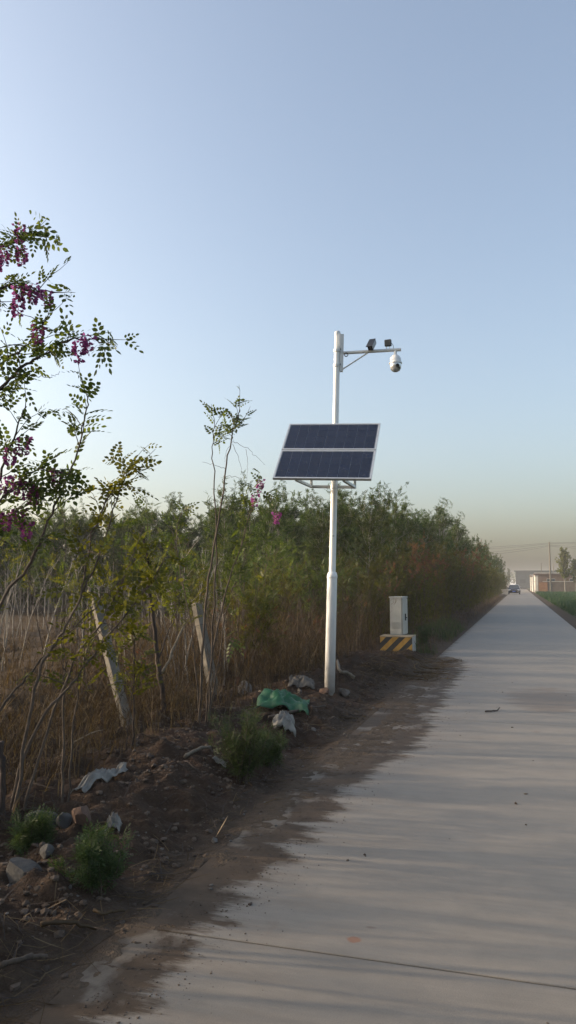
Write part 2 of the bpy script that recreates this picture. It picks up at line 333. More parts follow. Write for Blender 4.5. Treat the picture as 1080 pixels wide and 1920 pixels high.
# ------------------------------------------------------------------ ground
def gh(x, y):
    x = np.asarray(x, float); y = np.asarray(y, float)
    near = 1 - sstep(30, 60, np.abs(y))
    big = fbm(x * 0.9, y * 0.9, 3, 4); mid = fbm(x * 3.1, y * 3.1, 11, 4); fin = fbm(x * 11, y * 11, 23, 3)
    left = -0.03 + 0.10 * sstep(-1.85, -2.5, x) + 0.07 * sstep(-2.4, -3.2, x) - 0.06 * sstep(-3.6, -5.0, x)
    rough = (sstep(-1.8, -2.3, x) * (0.35 + 0.65 * near))
    z = left + rough * ((big - 0.5) * 0.26 + (mid - 0.5) * 0.22 + (fin - 0.5) * 0.11)
    z += rough * 0.03 * np.sin(y * 5.2 + 0.6 * np.sin(x)) * sstep(-6, -8, x)
    # mound pushed up beside the cabinet
    z += 0.16 * np.exp(-((x + 2.15) / 0.75) ** 2 - ((y - 14.9) / 1.5) ** 2) + 0.10 * np.exp(-((x + 2.9) / 0.5) ** 2 - ((y - 12.6) / 1.4) ** 2)
    z += 0.14 * np.exp(-((x + 2.75) / 0.55) ** 2 - ((y - 5.6) / 0.9) ** 2)
    # film of earth over the slab edge
    st = fbm(x * 2.6, y * 6.5, 41, 5)
    hole = fbm(x * 3.6 + 9, y * 2.2, 57, 4)
    xb = dirt_edge(y)
    film = 0.003 + 0.008 * (st - 0.5) + 0.012 * (fin - 0.5) + 0.010 * (vnoise(x * 31, y * 31, 91) - 0.5) - 0.016 * sstep(-0.25, 0.25, x - xb + 0.22) - 0.03 * sstep(0.60, 0.70, hole) * np.exp(-((x + 1.66) / 0.17) ** 2)
    on = sstep(-1.95, -1.78, x)
    z = z * (1 - on) + film * on
    z = np.where(x > -0.5, -0.17, z)
    # right verge and farmland
    rv = -0.17 + 0.125 * sstep(1.75, 1.84, x) + 0.03 * sstep(1.9, 2.3, x) + sstep(1.95, 2.4, x) * ((mid - 0.5) * 0.08 + (fin - 0.5) * 0.03) * near
    z = np.where(x > 1.5, rv, z)
    far = sstep(120, 200, np.hypot(x, y))
    return z * (1 - far) + np.where(np.abs(x) < 2.2, -0.05, -0.02) * far
def spaced(*segs):
    out = []
    for a, b, n in segs: out.append(np.linspace(a, b, n, endpoint=False))
    return np.concatenate(out + [np.array([segs[-1][1]])])
gx = spaced((-3000, -400, 6), (-400, -60, 14), (-60, -16, 40), (-16, -6, 70), (-6, -2.2, 130), (-2.2, -0.9, 80), (-0.9, 1.7, 6), (1.7, 2.8, 22), (2.8, 12, 20), (12, 60, 16), (60, 400, 12), (400, 3000, 6))
gy = spaced((-3000, -100, 6), (-100, -8, 14), (-8, 1.8, 50), (1.8, 9, 320), (9, 19, 180), (19, 40, 110), (40, 120, 120), (120, 400, 30), (400, 4500, 10))
GX, GY = np.meshgrid(gx, gy, indexing='ij')
tag(Geo().grid(GX, GY, gh(GX, GY)).obj('ground', SOIL, smooth=True), kind='structure')
XL, XR = -1.78, 1.86
def g1(x, y):
    z = float(gh(np.array([x]), np.array([y]))[0]); return max(z, 0.0) if XL < x < XR else z
def onground(px, py):
    z = 0.0
    for _ in range(12): p = gnd(px, py, z); z = 0.5 * z + 0.5 * g1(p[0], p[1])
    return np.array([p[0], p[1], g1(p[0], p[1])])

# concrete road: slabs 6 m long with open joints
road = bpy.data.objects.new('road', None); COL.objects.link(road); tag(road, 'pale concrete village road of cast slabs with dirt along its left edge', 'road', kind='structure')
sg = Geo().box(((XL + XR) / 2, 2.9955, -0.09), (XR - XL, 5.986, 0.18)); smesh = sg.mesh('slab'); smesh.materials.append(CONC)
for i in range(42):
    o = bpy.data.objects.new('slab', smesh); COL.objects.link(o); o.parent = road; o.location = (0, 3.41 - 12 + 6 * i, 0)
    bevel(o, 0.003, 1)

# ------------------------------------------------------------------ foliage building blocks
def leaf_template(pairs, L, ll, lw, droop=0.25, nv=4, fold=0.25):
    """pinnate leaf along +X: leaflets in pairs and one at the tip"""
    V = []; Fc = []
    def leaflet(p, a, l, w, dz):
        c, s_ = math.cos(a), math.sin(a)
        if nv == 4: pts = [(0, 0, 0), (0.5, 0.5, fold * 0.3), (1, 0, 0), (0.5, -0.5, fold * 0.3)]
        else: pts = [(0, 0, 0), (0.22, 0.38, 0.07), (0.62, 0.48, 0.09), (1, 0, -0.03), (0.62, -0.48, 0.09), (0.22, -0.38, 0.07)]
        b = len(V)
        for (u, v, z) in pts:
            x = u * l; y = v * w
            V.append((p[0] + x * c - y * s_, p[1] + x * s_ + y * c, p[2] + z * w + dz * u * l))
        Fc.append([b + k for k in range(len(pts))])
    for i in range(pairs):
        t = (i + 0.8) / (pairs + 0.6); x = t * L; z = -droop * L * t * t
        k = 0.75 + 0.45 * math.sin(math.pi * min(1, t + 0.15))
        for sd in (1, -1): leaflet((x, 0.004 * sd, z), sd * R(68 - 22 * t), ll * k, lw * k, -0.25)
    leaflet((L, 0, -droop * L), 0, ll * 1.05, lw * 1.05, -0.4)
    return np.array(V), Fc
def inst(geo, tmpl, P, D, S, rng, rollamp=0.7):
    """place one template at every point P along direction D"""
    V, Fc = tmpl; K = len(P)
    if K == 0: return
    P = np.asarray(P); D = np.asarray(D, float); D = D / (np.linalg.norm(D, axis=1)[:, None] + 1e-9); S = np.broadcast_to(S, (K,))
    Y = np.cross(np.array([0, 0, 1.0]), D); nn = np.linalg.norm(Y, axis=1)[:, None]; Y = np.where(nn < 1e-3, np.array([1.0, 0, 0]), Y / (nn + 1e-9))
    Z = np.cross(D, Y); a = rng.normal(0, rollamp, K)[:, None]
    Y2 = Y * np.cos(a) + Z * np.sin(a); Z2 = np.cross(D, Y2)
    W = P[:, None, :] + S[:, None, None] * (V[None, :, 0:1] * D[:, None, :] + V[None, :, 1:2] * Y2[:, None, :] + V[None, :, 2:3] * Z2[:, None, :])
    n = len(V); k = len(Fc[0]); f = np.asarray(Fc)[None] + (np.arange(K) * n)[:, None, None]
    geo.add(W.reshape(-1, 3), f.reshape(-1, k))
def rdir(rng, d, spread):
    v = np.asarray(d, float) + rng.normal(0, spread, 3); return v / np.linalg.norm(v)
def wander(rng, p, d, L, n, wig, up=0.0):
    P = [np.asarray(p, float)]; d = np.asarray(d, float) / np.linalg.norm(d)
    for i in range(n):
        d = d + rng.normal(0, wig, 3) + np.array([0, 0, up]); d /= np.linalg.norm(d); P.append(P[-1] + d * L / n)
    return np.array(P)
def along(P, t):
    P = np.asarray(P); seg = np.linalg.norm(np.diff(P, axis=0), axis=1); c = np.concatenate([[0], np.cumsum(seg)]); c /= c[-1]
    t = np.atleast_1d(t); Q = np.stack([np.interp(t, c, P[:, k]) for k in range(3)], 1)
    i = np.clip(np.searchsorted(c, t) - 1, 0, len(P) - 2); T = P[i + 1] - P[i]; return Q, T / (np.linalg.norm(T, axis=1)[:, None] + 1e-9)
def smooth_path(pts, n=4):
    P = np.asarray(pts, float); out = []
    Q = np.concatenate([[2 * P[0] - P[1]], P, [2 * P[-1] - P[-2]]])
    for i in range(1, len(Q) - 2):
        for t in np.linspace(0, 1, n, endpoint=False):
            a, b, c, d = Q[i - 1], Q[i], Q[i + 1], Q[i + 2]
            out.append(0.5 * ((2 * b) + (c - a) * t + (2 * a - 5 * b + 4 * c - d) * t * t + (3 * b - a - 3 * c + d) * t ** 3))
    out.append(P[-1]); return np.array(out)

T_FAR = leaf_template(4, 0.20, 0.068, 0.036)
T_MID = leaf_template(5, 0.19, 0.050, 0.026)
T_NEAR = leaf_template(4, 0.15, 0.040, 0.026, 0.3, 6)
T_NEAR2 = leaf_template(3, 0.11, 0.036, 0.024, 0.6, 6)
T_FINE = leaf_template(5, 0.14, 0.040, 0.017)
T_WEED = leaf_template(5, 0.06, 0.020, 0.005, 0.1)

def leaf_sprays(rng, geo, tmpl, P, t0, n, s=1.0, spread=0.8, out=0.7, up=0.2):
    """compound leaves set alternately along a twig"""
    if n <= 0: return
    t = np.sort(rng.uniform(t0, 1, n)); Q, T = along(P, t)
    D = out * rng.normal(0, 1, (n, 3)) * spread + T * 0.6 + np.array([0, 0, up])
    inst(geo, tmpl, Q, D, s * rng.uniform(0.65, 1.15, n), rng)

def nursery_tree(seed, H=5.4, bare=0.30, dens=1.0, tmpl=T_FAR, shoots=3):
    rng = np.random.default_rng(seed); w = Geo(); g = Geo()
    trunk = wander(rng, (0, 0, -0.1), (0, 0, 1), H * 0.86, 9, 0.035, 0.03)
    w.tube(trunk, np.linspace(0.034, 0.010, 10), 6, False)
    nb = int(24 * dens)
    for i in range(nb):
        t = bare + (0.98 - bare) * (i + rng.uniform(0, 1)) / nb
        p, _ = along(trunk, t); az = rng.uniform(0, 2 * math.pi); el = rng.uniform(0.35, 1.05)
        d = np.array([math.cos(az) * math.cos(el), math.sin(az) * math.cos(el), math.sin(el)])
        L = H * rng.uniform(0.13, 0.25) * (1.15 - 0.55 * abs(t - 0.45))
        b = wander(rng, p[0], d, L, 5, 0.10, 0.09); w.tube(b, np.linspace(0.010, 0.003, 6), 4, False)
        leaf_sprays(rng, g, tmpl, b, 0.25, int(9 * dens), 1.0, up=0.3)
        for k in range(3):
            q, T = along(b, rng.uniform(0.3, 0.9)); tw = wander(rng, q[0], rdir(rng, T[0], 0.6), L * rng.uniform(0.3, 0.55), 3, 0.12, 0.06)
            w.tube(tw, np.linspace(0.005, 0.002, 4), 3, False); leaf_sprays(rng, g, tmpl, tw, 0.1, int(7 * dens), 1.0, up=0.3)
    for k in range(shoots):                                     # upright leader shoots, tufted
        q, _ = along(trunk, rng.uniform(0.80, 1.0)); sh = wander(rng, q[0], (rng.normal(0, .22), rng.normal(0, .22), 1), H * rng.uniform(0.14, 0.29), 4, 0.05, 0.06)
        w.tube(sh, np.linspace(0.008, 0.003, 5), 4, False)
        for tt in (0.35, 0.6, 0.8, 0.97):
            Q, _ = along(sh, np.full(5, tt)); D = rng.normal(0, 0.8, (5, 3)) + np.array([0, 0, 0.45]); inst(g, tmpl, Q, D, rng.uniform(0.6, 1.0, 5), rng)
    return w, g

def hedge_shrub(seed, H=2.8, dens=1.0, tmpl=T_FINE, low=0.04, lean=0.35, n=11):
    rng = np.random.default_rng(seed); w = Geo(); g = Geo(); top = Geo(); dry = Geo()
    for i in range(n):
        az = rng.uniform(0, 2 * math.pi); k = rng.uniform(0.05, lean)
        st = wander(rng, (rng.normal(0, .16), rng.normal(0, .16), -0.08), (math.cos(az) * k, math.sin(az) * k, 1), H * rng.uniform(0.6, 1.0), 7, 0.05, 0.02)
        w.tube(st, np.linspace(0.012, 0.003, 8), 4, False)
        for j in range(int(10 * dens)):
            t = rng.uniform(low, 1.0); q, T = along(st, t); a2 = rng.uniform(0, 6.28)
            b = wander(rng, q[0], T[0] * 0.7 + np.array([math.cos(a2), math.sin(a2), 0.25]), H * rng.uniform(0.09, 0.22), 4, 0.16, 0.03)
            w.tube(b, np.linspace(0.004, 0.0015, 5), 3, False)
            tgt = top if t > 0.80 else g
            leaf_sprays(rng, tgt, tmpl, b, 0.1, int(8 * dens), 1.0, up=0.15)
    return w, g, top

def plant_proto(name, parts, label, cat, group):
    root = thing(name, (0, 0, 0), label, cat, group)
    for nm, geo, mat in parts:
        if geo.v:
            o = geo.obj(nm, mat, root)
            if nm in ('foliage', 'leafy_top', 'russet_top', 'crown'): o['kind'] = 'stuff'
    return root
used_proto = set()
def place(proto, x, y, s=1.0, rz=0.0, label=None, group=None, sx=1.0):
    o = proto if proto.name not in used_proto else copy_tree(proto)
    used_proto.add(proto.name)
    o.location = (x, y, g1(x, y)); o.rotation_euler = (0, 0, rz); o.scale = (s * sx, s * sx, s)
    if label: o['label'] = label
    if group: o['group'] = group
    return o

rng = np.random.default_rng(5)
# ------------------------------------------------------------------ the nursery wood: young locusts in rows beyond the open plot
NT = []
for i in range(7):
    w, g = nursery_tree(100 + i, 5.3, 0.27, 1.35)
    NT.append(plant_proto('locust_tree', [('trunk', w, BARKG), ('crown', g, LEAF_B)], 'slender young locust tree with bare pale trunk in the dense nursery wood', 'tree', 'nursery wood of young locust trees'))
for row in range(5):
    Y = 31.5 + row * 1.7
    for X in np.arange(-8.0 - 0.5 * (row % 2), -47, -1.3):
        if row > 2 and rng.uniform() < 0.35: continue
        place(NT[rng.integers(7)], X + rng.normal(0, .25), Y + rng.normal(0, .3) , rng.uniform(0.80, 1.08), rng.uniform(0, 6.28))
RT_ = []
for i in range(4):
    w, g = nursery_tree(140 + i, 5.8, 0.14, 1.25, T_FAR, 6)
    RT_.append(plant_proto('locust_tree', [('trunk', w, BARKG), ('crown', g, LEAF_B)], 'tall leafy locust tree rising behind the roadside shrubs', 'tree', 'locust trees behind the roadside shrubs'))
for Y in np.concatenate([np.arange(22, 56, 2.1), np.arange(56, 96, 3.2), np.arange(96, 150, 4.5)]):
    sh_ = np.interp(Y, [22, 40, 60, 150], [0, 0.5, 1.1, 1.5])
    for X in (-5.0, -6.9, -9.2):
        if X < -6 and Y > 62: continue
        hh = 0.84 if Y < 29 else 1.0
        place(RT_[rng.integers(4)], X + sh_ + rng.normal(0, .3), Y + rng.normal(0, .5), hh * rng.uniform(0.80, 1.04), rng.uniform(0, 6.28))

# ------------------------------------------------------------------ roadside hedge of shrubs
HS = []; HR = []; HD = []
for i in range(4):
    w, g, t = hedge_shrub(200 + i, 2.9)
    HS.append(plant_proto('roadside_shrub', [('stem', w, BARK), ('foliage', g, LEAF_O), ('leafy_top', t, LEAF_O)], 'olive green feathery shrub in the hedge along the road', 'shrub', 'olive shrubs of the roadside hedge'))
for i in range(3):
    w, g, t = hedge_shrub(230 + i, 2.9)
    HR.append(plant_proto('roadside_shrub', [('stem', w, BARK), ('foliage', g, LEAF_O), ('russet_top', t, LEAF_R)], 'olive shrub with russet brown top in the hedge along the road', 'shrub', 'russet topped shrubs of the roadside hedge'))
Y = 19.3
while Y < 150:
    pr = HR[rng.integers(3)] if (rng.uniform() < 0.36 and 19 < Y < 60) else HS[rng.integers(4)]
    s = np.interp(Y, [18, 24, 32, 50, 93], [0.72, 0.92, 1.15, 1.2, 1.2])
    hx_ = np.interp(Y, [19, 26, 45, 150], [-3.55, -3.15, -2.95, -2.75])
    place(pr, hx_ + rng.normal(0, .15), Y, s * rng.uniform(0.85, 1.1), rng.uniform(0, 6.28), sx=0.80)
    if Y < 60: place(HS[rng.integers(4)], hx_ - 1.05 + rng.normal(0, .2), Y + 0.6, s * rng.uniform(0.95, 1.2), rng.uniform(0, 6.28))
    Y += np.interp(Y, [18, 40, 93, 150], [1.2, 1.8, 2.8, 4.0])
GS = []
for i in range(3):
    w, g, t = hedge_shrub(260 + i, 2.9, 0.85, T_MID, 0.3)
    GS.append(plant_proto('green_shrub', [('stem', w, BARK), ('foliage', g, LEAF_O if i else LEAF_N), ('leafy_top', t, LEAF_N)], 'loose green shrub standing in the dead weeds behind the camera pole', 'shrub', 'green shrubs in the dead weeds'))
for (px, D, s) in [(455, 14.5, 0.82), (500, 17, 0.9), (545, 20, 0.95), (590, 18.5, 0.85), (425, 19, 0.9), (470, 12, 0.68), (650, 21, 0.9), (380, 22, 0.95), (520, 23, 1.1), (690, 24, 0.95), (330, 25, 0.95), (450, 26, 1.05), (600, 25, 1.1)]:
    p = dep(px, 1100, D); place(GS[rng.integers(3)], p[0], p[1], s, rng.uniform(0, 6.28))

US = []
for i in range(2):
    w, g, t = hedge_shrub(280 + i, 2.9, 0.9, T_FAR, 0.05)
    US.append(plant_proto('undergrowth_shrub', [('stem', w, BARK), ('foliage', g, LEAF_B), ('leafy_top', t, LEAF_B)], 'dark undergrowth shrub in the shade deep inside the nursery wood', 'shrub', 'undergrowth of the nursery wood'))
for X in np.arange(-9, -52, -0.75): place(US[rng.integers(2)], X, 41.5 + rng.normal(0, 1.2), rng.uniform(.9, 1.25), rng.uniform(0, 6.28), sx=1.2)

DS = []
for i in range(3):
    w, g, t = hedge_shrub(290 + i, 2.2, 0.75, T_FINE, 0.1, 0.5, 10)
    r3 = np.random.default_rng(295 + i); lf = Geo(); ss = hedge_shrub(290 + i, 2.2, 0.22, T_FINE, 0.1, 0.5, 10)
    DS.append(plant_proto('dry_shrub', [('stem', w, BARK), ('foliage', ss[1], LEAF_R)], 'half dead brown shrub of tangled twigs in the dead weeds near the pole', 'shrub', 'half dead shrubs in the dead weeds'))
for (x, y, s) in [(-3.7, 9.6, .6), (-4.3, 11.0, .75), (-3.6, 12.4, .7), (-4.6, 13.2, .85), (-3.9, 14.6, .8), (-4.8, 16.4, .9), (-4.2, 18.0, .9), (-3.7, 17.6, .8), (-5.4, 12.2, .8), (-5.2, 9.4, .7), (-4.4, 8.2, .55), (-5.8, 15.2, .9)]:
    place(DS[rng.integers(3)], x, y, s, rng.uniform(0, 6.28))

# bare whips left standing in the open plot
BW = []
for i in range(4):
    r2 = np.random.default_rng(300 + i); w = Geo()
    st = wander(r2, (0, 0, -.08), (r2.normal(0, .08), r2.normal(0, .08), 1), 2.2, 6, 0.05, 0.02); w.tube(st, np.linspace(0.016, 0.004, 7), 5, False)
    for k in range(7):
        q, T = along(st, r2.uniform(0.35, 0.98)); w.tube(wander(r2, q[0], rdir(r2, T[0], 0.45), r2.uniform(.2, .6), 3, .12, .05), np.linspace(.005, .002, 4), 3, False)
    o = w.obj('bare_sapling', BARKG); tag(o, 'thin leafless sapling standing in the brown open plot', 'sapling', 'leafless saplings in the open plot'); BW.append(o)
for k in range(70):
    Y = rng.uniform(10, 31); ang = R(rng.uniform(21, 38)); place(BW[rng.integers(4)], -math.tan(ang) * Y, Y, rng.uniform(0.5, 1.15), rng.uniform(0, 6.28))
for k in range(34): place(BW[rng.integers(4)], rng.uniform(-13, -5), rng.uniform(-3, 9), rng.uniform(0.8, 1.5), rng.uniform(0, 6.28))  # mostly out of view, added for thin shadow streaks across the road

# ------------------------------------------------------------------ dead weeds, dry grass
def blades(rng, n, area, h, w, bend=0.35, twigs=0, keep=None, seg=2):
    x = rng.uniform(area[0], area[1], n); y = rng.uniform(area[2], area[3], n)
    if keep is not None: k = keep(x, y); x = x[k]; y = y[k]
    n = len(x); z = gh(x, y) - 0.02; P0 = np.stack([x, y, z], 1)
    H_ = h[0] + (h[1] - h[0]) * rng.uniform(0, 1, n) ** 1.3
    az = rng.uniform(0, 6.28, n); ln = rng.uniform(0, bend, n) * H_; L = np.stack([np.cos(az) * ln, np.sin(az) * ln, H_], 1)
    a2 = rng.uniform(0, 6.28, n); S = np.stack([np.cos(a2), np.sin(a2), 0 * a2], 1) * (rng.uniform(*w, n) / 2)[:, None]
    mid = P0 + L * np.array([0.35, 0.35, 0.55]); tip = P0 + L
    V = np.stack([P0 - S, P0 + S, mid + S * .8, mid - S * .8, tip], 1)
    g = Geo(); i = np.arange(n)[:, None] * 5
    g.add(V.reshape(-1, 3), np.concatenate([i + 0, i + 1, i + 2, i + 3], 1)); g.f.append(np.concatenate([i + 3, i + 2, i + 4], 1))
    if twigs:
        m = n * twigs; id_ = np.repeat(np.arange(n), twigs); t = rng.uniform(0.3, 1, m)[:, None]
        B = P0[id_] + L[id_] * t; a3 = rng.uniform(0, 6.28, m); ll = (H_[id_] * rng.uniform(.08, .26, m))
        Dv = np.stack([np.cos(a3) * .7, np.sin(a3) * .7, rng.uniform(.1, 1, m)], 1) * ll[:, None]
        S3 = np.stack([-np.sin(a3), np.cos(a3), 0 * a3], 1) * rng.uniform(.0015, .006, m)[:, None]
        g.add(np.stack([B - S3, B + S3, B + Dv], 1).reshape(-1, 3), np.arange(m * 3).reshape(-1, 3))
    return g
def clump(x, y): return fbm(x * 0.9, y * 0.9, 77, 3)
strip = lambda x, y: (rng.uniform(0, 1, len(x)) < sstep(0.30, 0.62, clump(x, y)) * sstep(-2.95, -3.6, x) * np.where(x < -0.5 * y, .35, 1.0))
o = blades(rng, 9000, (-7.5, -3.0, 4.6, 15), (0.25, 1.0), (.004, .010), .8, 11, strip).obj('dead_weeds', WEEDDRY); tag(o, 'brown dead weeds standing thick beside the verge', 'weeds', kind='stuff')
o = blades(rng, 1500, (-5.2, -2.95, 4.3, 9.2), (0.12, 0.60), (.003, .008), .7, 9, lambda x, y: rng.uniform(0, 1, len(x)) < sstep(-2.95, -3.5, x)).obj('verge_weeds', WEEDDRY); tag(o, 'thin dead weed stalks at the foot of the leaning saplings', 'weeds', kind='stuff')
strip2 = lambda x, y: (x > -0.40 * y) & (y < 20 + 6 * (x < -3.6)) & (rng.uniform(0, 1, len(x)) < sstep(0.34, 0.58, clump(x * 1.4, y * 1.4)) * sstep(-2.75, -3.4, x))
blades2 = blades(rng, 5200, (-8, -2.75, 11, 32), (0.3, 1.5), (.005, .015), .85, 16, strip2); tag(blades2.obj('tall_dead_weeds', WEEDDRY), 'tall brown dead weeds behind the camera pole and cabinet', 'weeds', kind='stuff')
o = blades(rng, 26000, (-34, -3.0, 4, 34), (0.06, 0.38), (.006, .018), .8, 0, lambda x, y: (x > -0.85 * y - 3.5) & (rng.uniform(0, 1, len(x)) < sstep(0.3, 0.6, clump(x * .6, y * .6)))).obj('dry_grass', STRAW); tag(o, 'short dry grass and straw over the open plot', 'grass', kind='stuff')
o = blades(rng, 5000, (-3.6, -1.72, 18, 95), (0.05, 0.32), (.006, .014), .8, 0, lambda x, y: rng.uniform(0, 1, len(x)) < sstep(-1.7, -2.4, x)).obj('verge_grass', STRAW); tag(o, 'dry straggling grass at the foot of the hedge', 'grass', kind='stuff')
o = blades(rng, 2600, (-3.0, -1.9, 17.6, 30), (0.08, 0.42), (.006, .014), .6, 0, lambda x, y: rng.uniform(0, 1, len(x)) < sstep(0.45, 0.6, fbm(x, y * .5, 91, 2))).obj('green_grass', LEAF_W); tag(o, 'green grass tufts beside the cabinet plinth', 'grass', kind='stuff')

# wheat on the right
wr = np.random.default_rng(9)
wg = Geo()
for (y0, y1, x1, n, wd) in [(6, 30, 6, 9000, .012), (30, 50, 12, 16000, .016), (50, 80, 22, 20000, .03), (80, 146, 46, 26000, .05)]:
    b = blades(wr, n, (2.35, x1, y0, y1), (0.30, 0.52), (wd, wd * 1.6), .5, 0, lambda x, y: x > 2.45 + 0.2 * fbm(y * 1.3, y * 0, 8, 2))
    off = wg.n; wg.v += b.v; wg.f += [f + off for f in b.f]; wg.n += b.n
wheat = tag(wg.obj('wheat_field', WHEAT), 'dense green young wheat field right of the road', 'wheat', kind='stuff')
# closed leaf mass of the crop a little lower than the tips
cx = spaced((2.6, 12, 40), (12, 60, 30)); cyy = spaced((4, 60, 150), (60, 146, 90)); CX, CY = np.meshgrid(cx, cyy, indexing='ij')
CZ = 0.26 + 0.14 * (fbm(CX * 2.5, CY * 2.5, 61, 3) - 0.5); CZ[0] = -0.05; CZ[:, 0] = -0.05; CZ[:, -1] = -0.05; CZ[-1] = -0.05
tag(Geo().grid(CX, CY, CZ).obj('leaf_mass', WHEAT, wheat), kind='stuff')

# ------------------------------------------------------------------ traced saplings on the verge
def flower_cluster(rng, p, L=0.13):
    g = Geo(); n = 64; t = rng.uniform(0, 1, n); rr = 0.035 * (1.1 - 0.75 * t) * np.sqrt(rng.uniform(0.2, 1, n)); a = rng.uniform(0, 6.28, n)
    P = np.stack([rr * np.cos(a), rr * np.sin(a), -t * L], 1) + np.asarray(p)
    D = np.stack([np.cos(a), np.sin(a), rng.uniform(-.6, .5, n)], 1)
    inst(g, (np.array([(0, 0, 0), (.35, .45, .15), (1, .15, 0), (.9, -.3, .1), (.35, -.45, -.1)]) * 0.026, [[0, 1, 2, 3, 4]]), P, D, rng.uniform(.7, 1.25, n), rng, 1.5)
    return g
def traced(name, label, stems, seed, leafm, flowers=(), tmpl=(T_NEAR, T_NEAR2), bark=BARK, group=None):
    """stems: (pixel polyline, depth0, depth1, r0, r1, leaf start, twigs, leaves per twig)"""
    rng = np.random.default_rng(seed); base = None; fol = Geo(); ws = []
    for (pl, d0, d1, r0, r1, t0, nt, nl) in stems:
        n = len(pl); ds = np.linspace(d0, d1, n); P = np.array([dep(a, b, d) for (a, b), d in zip(pl, ds)])
        P = smooth_path(P, 5); P[1:-1] += rng.normal(0, .006, (len(P) - 2, 3)); w = Geo()
        if base is None:
            base = P[0].copy(); base[2] = g1(base[0], base[1]) - 0.03
        w.tube(P, np.linspace(r0, r1, len(P)), 7, True)
        for k in range(nt):
            t = t0 + (1 - t0) * (k + rng.uniform(0, 1)) / max(nt, 1); q, T = along(P, min(t, 0.995))
            tw = wander(rng, q[0], rdir(rng, T[0] + np.array([0, 0, .1]), 0.75), rng.uniform(.08, .30), 4, .16, 0.0)
            w.tube(tw, np.linspace(.004, .0015, 5), 4, False)
            leaf_sprays(rng, fol, tmpl[k % 2], tw, 0.15, nl, 1.0, 0.9, 0.8, 0.05)
        if nt: leaf_sprays(rng, fol, tmpl[0], P, max(t0, .8), max(2, nl), 1.0, 0.9, 0.7, 0.1)
        ws.append(w)
    root = thing(name, base, label, 'sapling', group)
    def rel(geo, nm, m):
        geo.v = [v - base for v in geo.v]; return geo.obj(nm, m, root, smooth=(nm == 'stem'))
    for w in ws: rel(w, 'stem', bark)
    if fol.v: rel(fol, 'foliage', leafm)
    for (a, b, d) in flowers: rel(flower_cluster(rng, dep(a, b - 12, d)), 'flower_cluster', PETAL)['kind'] = 'stuff'
    return root
traced('leaning_sapling', 'sapling with many thin stems leaning toward the road across the tilted concrete post', [
    ([(10, 1575), (45, 1415), (100, 1320), (145, 1270), (200, 1195), (270, 1110), (310, 1045)], 5.05, 5.5, .013, .004, .50, 12, 3),
    ([(20, 1570), (60, 1320), (90, 1225), (125, 1175), (155, 1100), (175, 1000), (205, 930), (240, 880)], 5.05, 5.4, .012, .004, .60, 12, 4),
    ([(28, 1570), (80, 1400), (140, 1240), (190, 1170), (230, 1090), (250, 1040)], 5.1, 5.6, .011, .003, .45, 11, 3),
    ([(155, 1112), (182, 1050), (200, 1000), (215, 950), (235, 895), (250, 868)], 5.25, 5.4, .007, .003, .55, 7, 4),
    ([(-10, 1345), (40, 1280), (90, 1225), (165, 1150), (235, 1080)], 5.0, 5.4, .009, .003, .4, 7, 3),
    ([(118, 1535), (119, 1420), (120, 1300), (126, 1240)], 5.3, 5.4, .010, .005, .6, 3, 2),
    ([(128, 1530), (136, 1400), (146, 1290), (170, 1200)], 5.3, 5.5, .008, .003, .5, 4, 2),
], 11, LEAF_Y)
traced('flowering_locust', 'tall locust sapling with hanging pink flower clusters against the sky', [
    ([(-75, 1560), (-40, 1300), (0, 1135), (50, 1065), (80, 1000), (110, 935), (140, 860), (158, 790), (166, 742)], 5.3, 5.2, .014, .004, .60, 14, 4),
    ([(-95, 1560), (-60, 1200), (-25, 980), (5, 880), (30, 810), (50, 762)], 5.3, 5.1, .015, .004, .55, 16, 5),
    ([(-110, 1560), (-110, 1100), (-60, 800), (0, 728), (40, 690), (80, 665), (125, 640), (165, 636), (192, 642)], 5.3, 4.9, .016, .004, .66, 15, 4),
    ([(-90, 900), (-60, 770), (0, 685), (40, 655), (65, 628), (82, 606)], 5.2, 5.0, .011, .004, .45, 12, 4),
    ([(-110, 1000), (-90, 700), (-30, 570), (20, 532), (60, 540), (108, 548)], 5.2, 5.0, .011, .004, .42, 14, 4),
    ([(-100, 800), (-60, 560), (-10, 480), (25, 450), (48, 432)], 5.2, 5.1, .010, .004, .5, 15, 5),
    ([(80, 606), (105, 580), (135, 552)], 5.0, 5.0, .003, .0012, .9, 0, 0), ([(79, 606), (92, 575), (100, 556)], 5.0, 5.05, .003, .0012, .9, 0, 0),
    ([(30, 700), (70, 705), (98, 706), (112, 696)], 5.0, 5.0, .003, .0012, .9, 0, 0),
    ([(-40, 1000), (0, 940), (40, 900), (75, 880), (105, 885)], 5.2, 5.2, .008, .003, .35, 10, 4),
    ([(-60, 1050), (-10, 990), (30, 960), (70, 940)], 5.2, 5.3, .008, .003, .3, 9, 4),
], 12, LEAF_N, flowers=[(107, 890, 5.2), (20, 850, 5.1), (45, 832, 5.15), (12, 972, 5.2), (37, 966, 5.25), (52, 915, 5.2), (62, 925, 5.25), (30, 905, 5.2), (165, 640, 4.9), (150, 655, 4.9), (72, 622, 5.0), (62, 545, 5.0), (36, 548, 5.0), (88, 555, 5.0), (8, 475, 5.05), (-4, 482, 5.0), (42, 474, 5.1), (38, 436, 5.1), (34, 572, 5.0), (50, 990, 5.25), (5, 905, 5.2)])
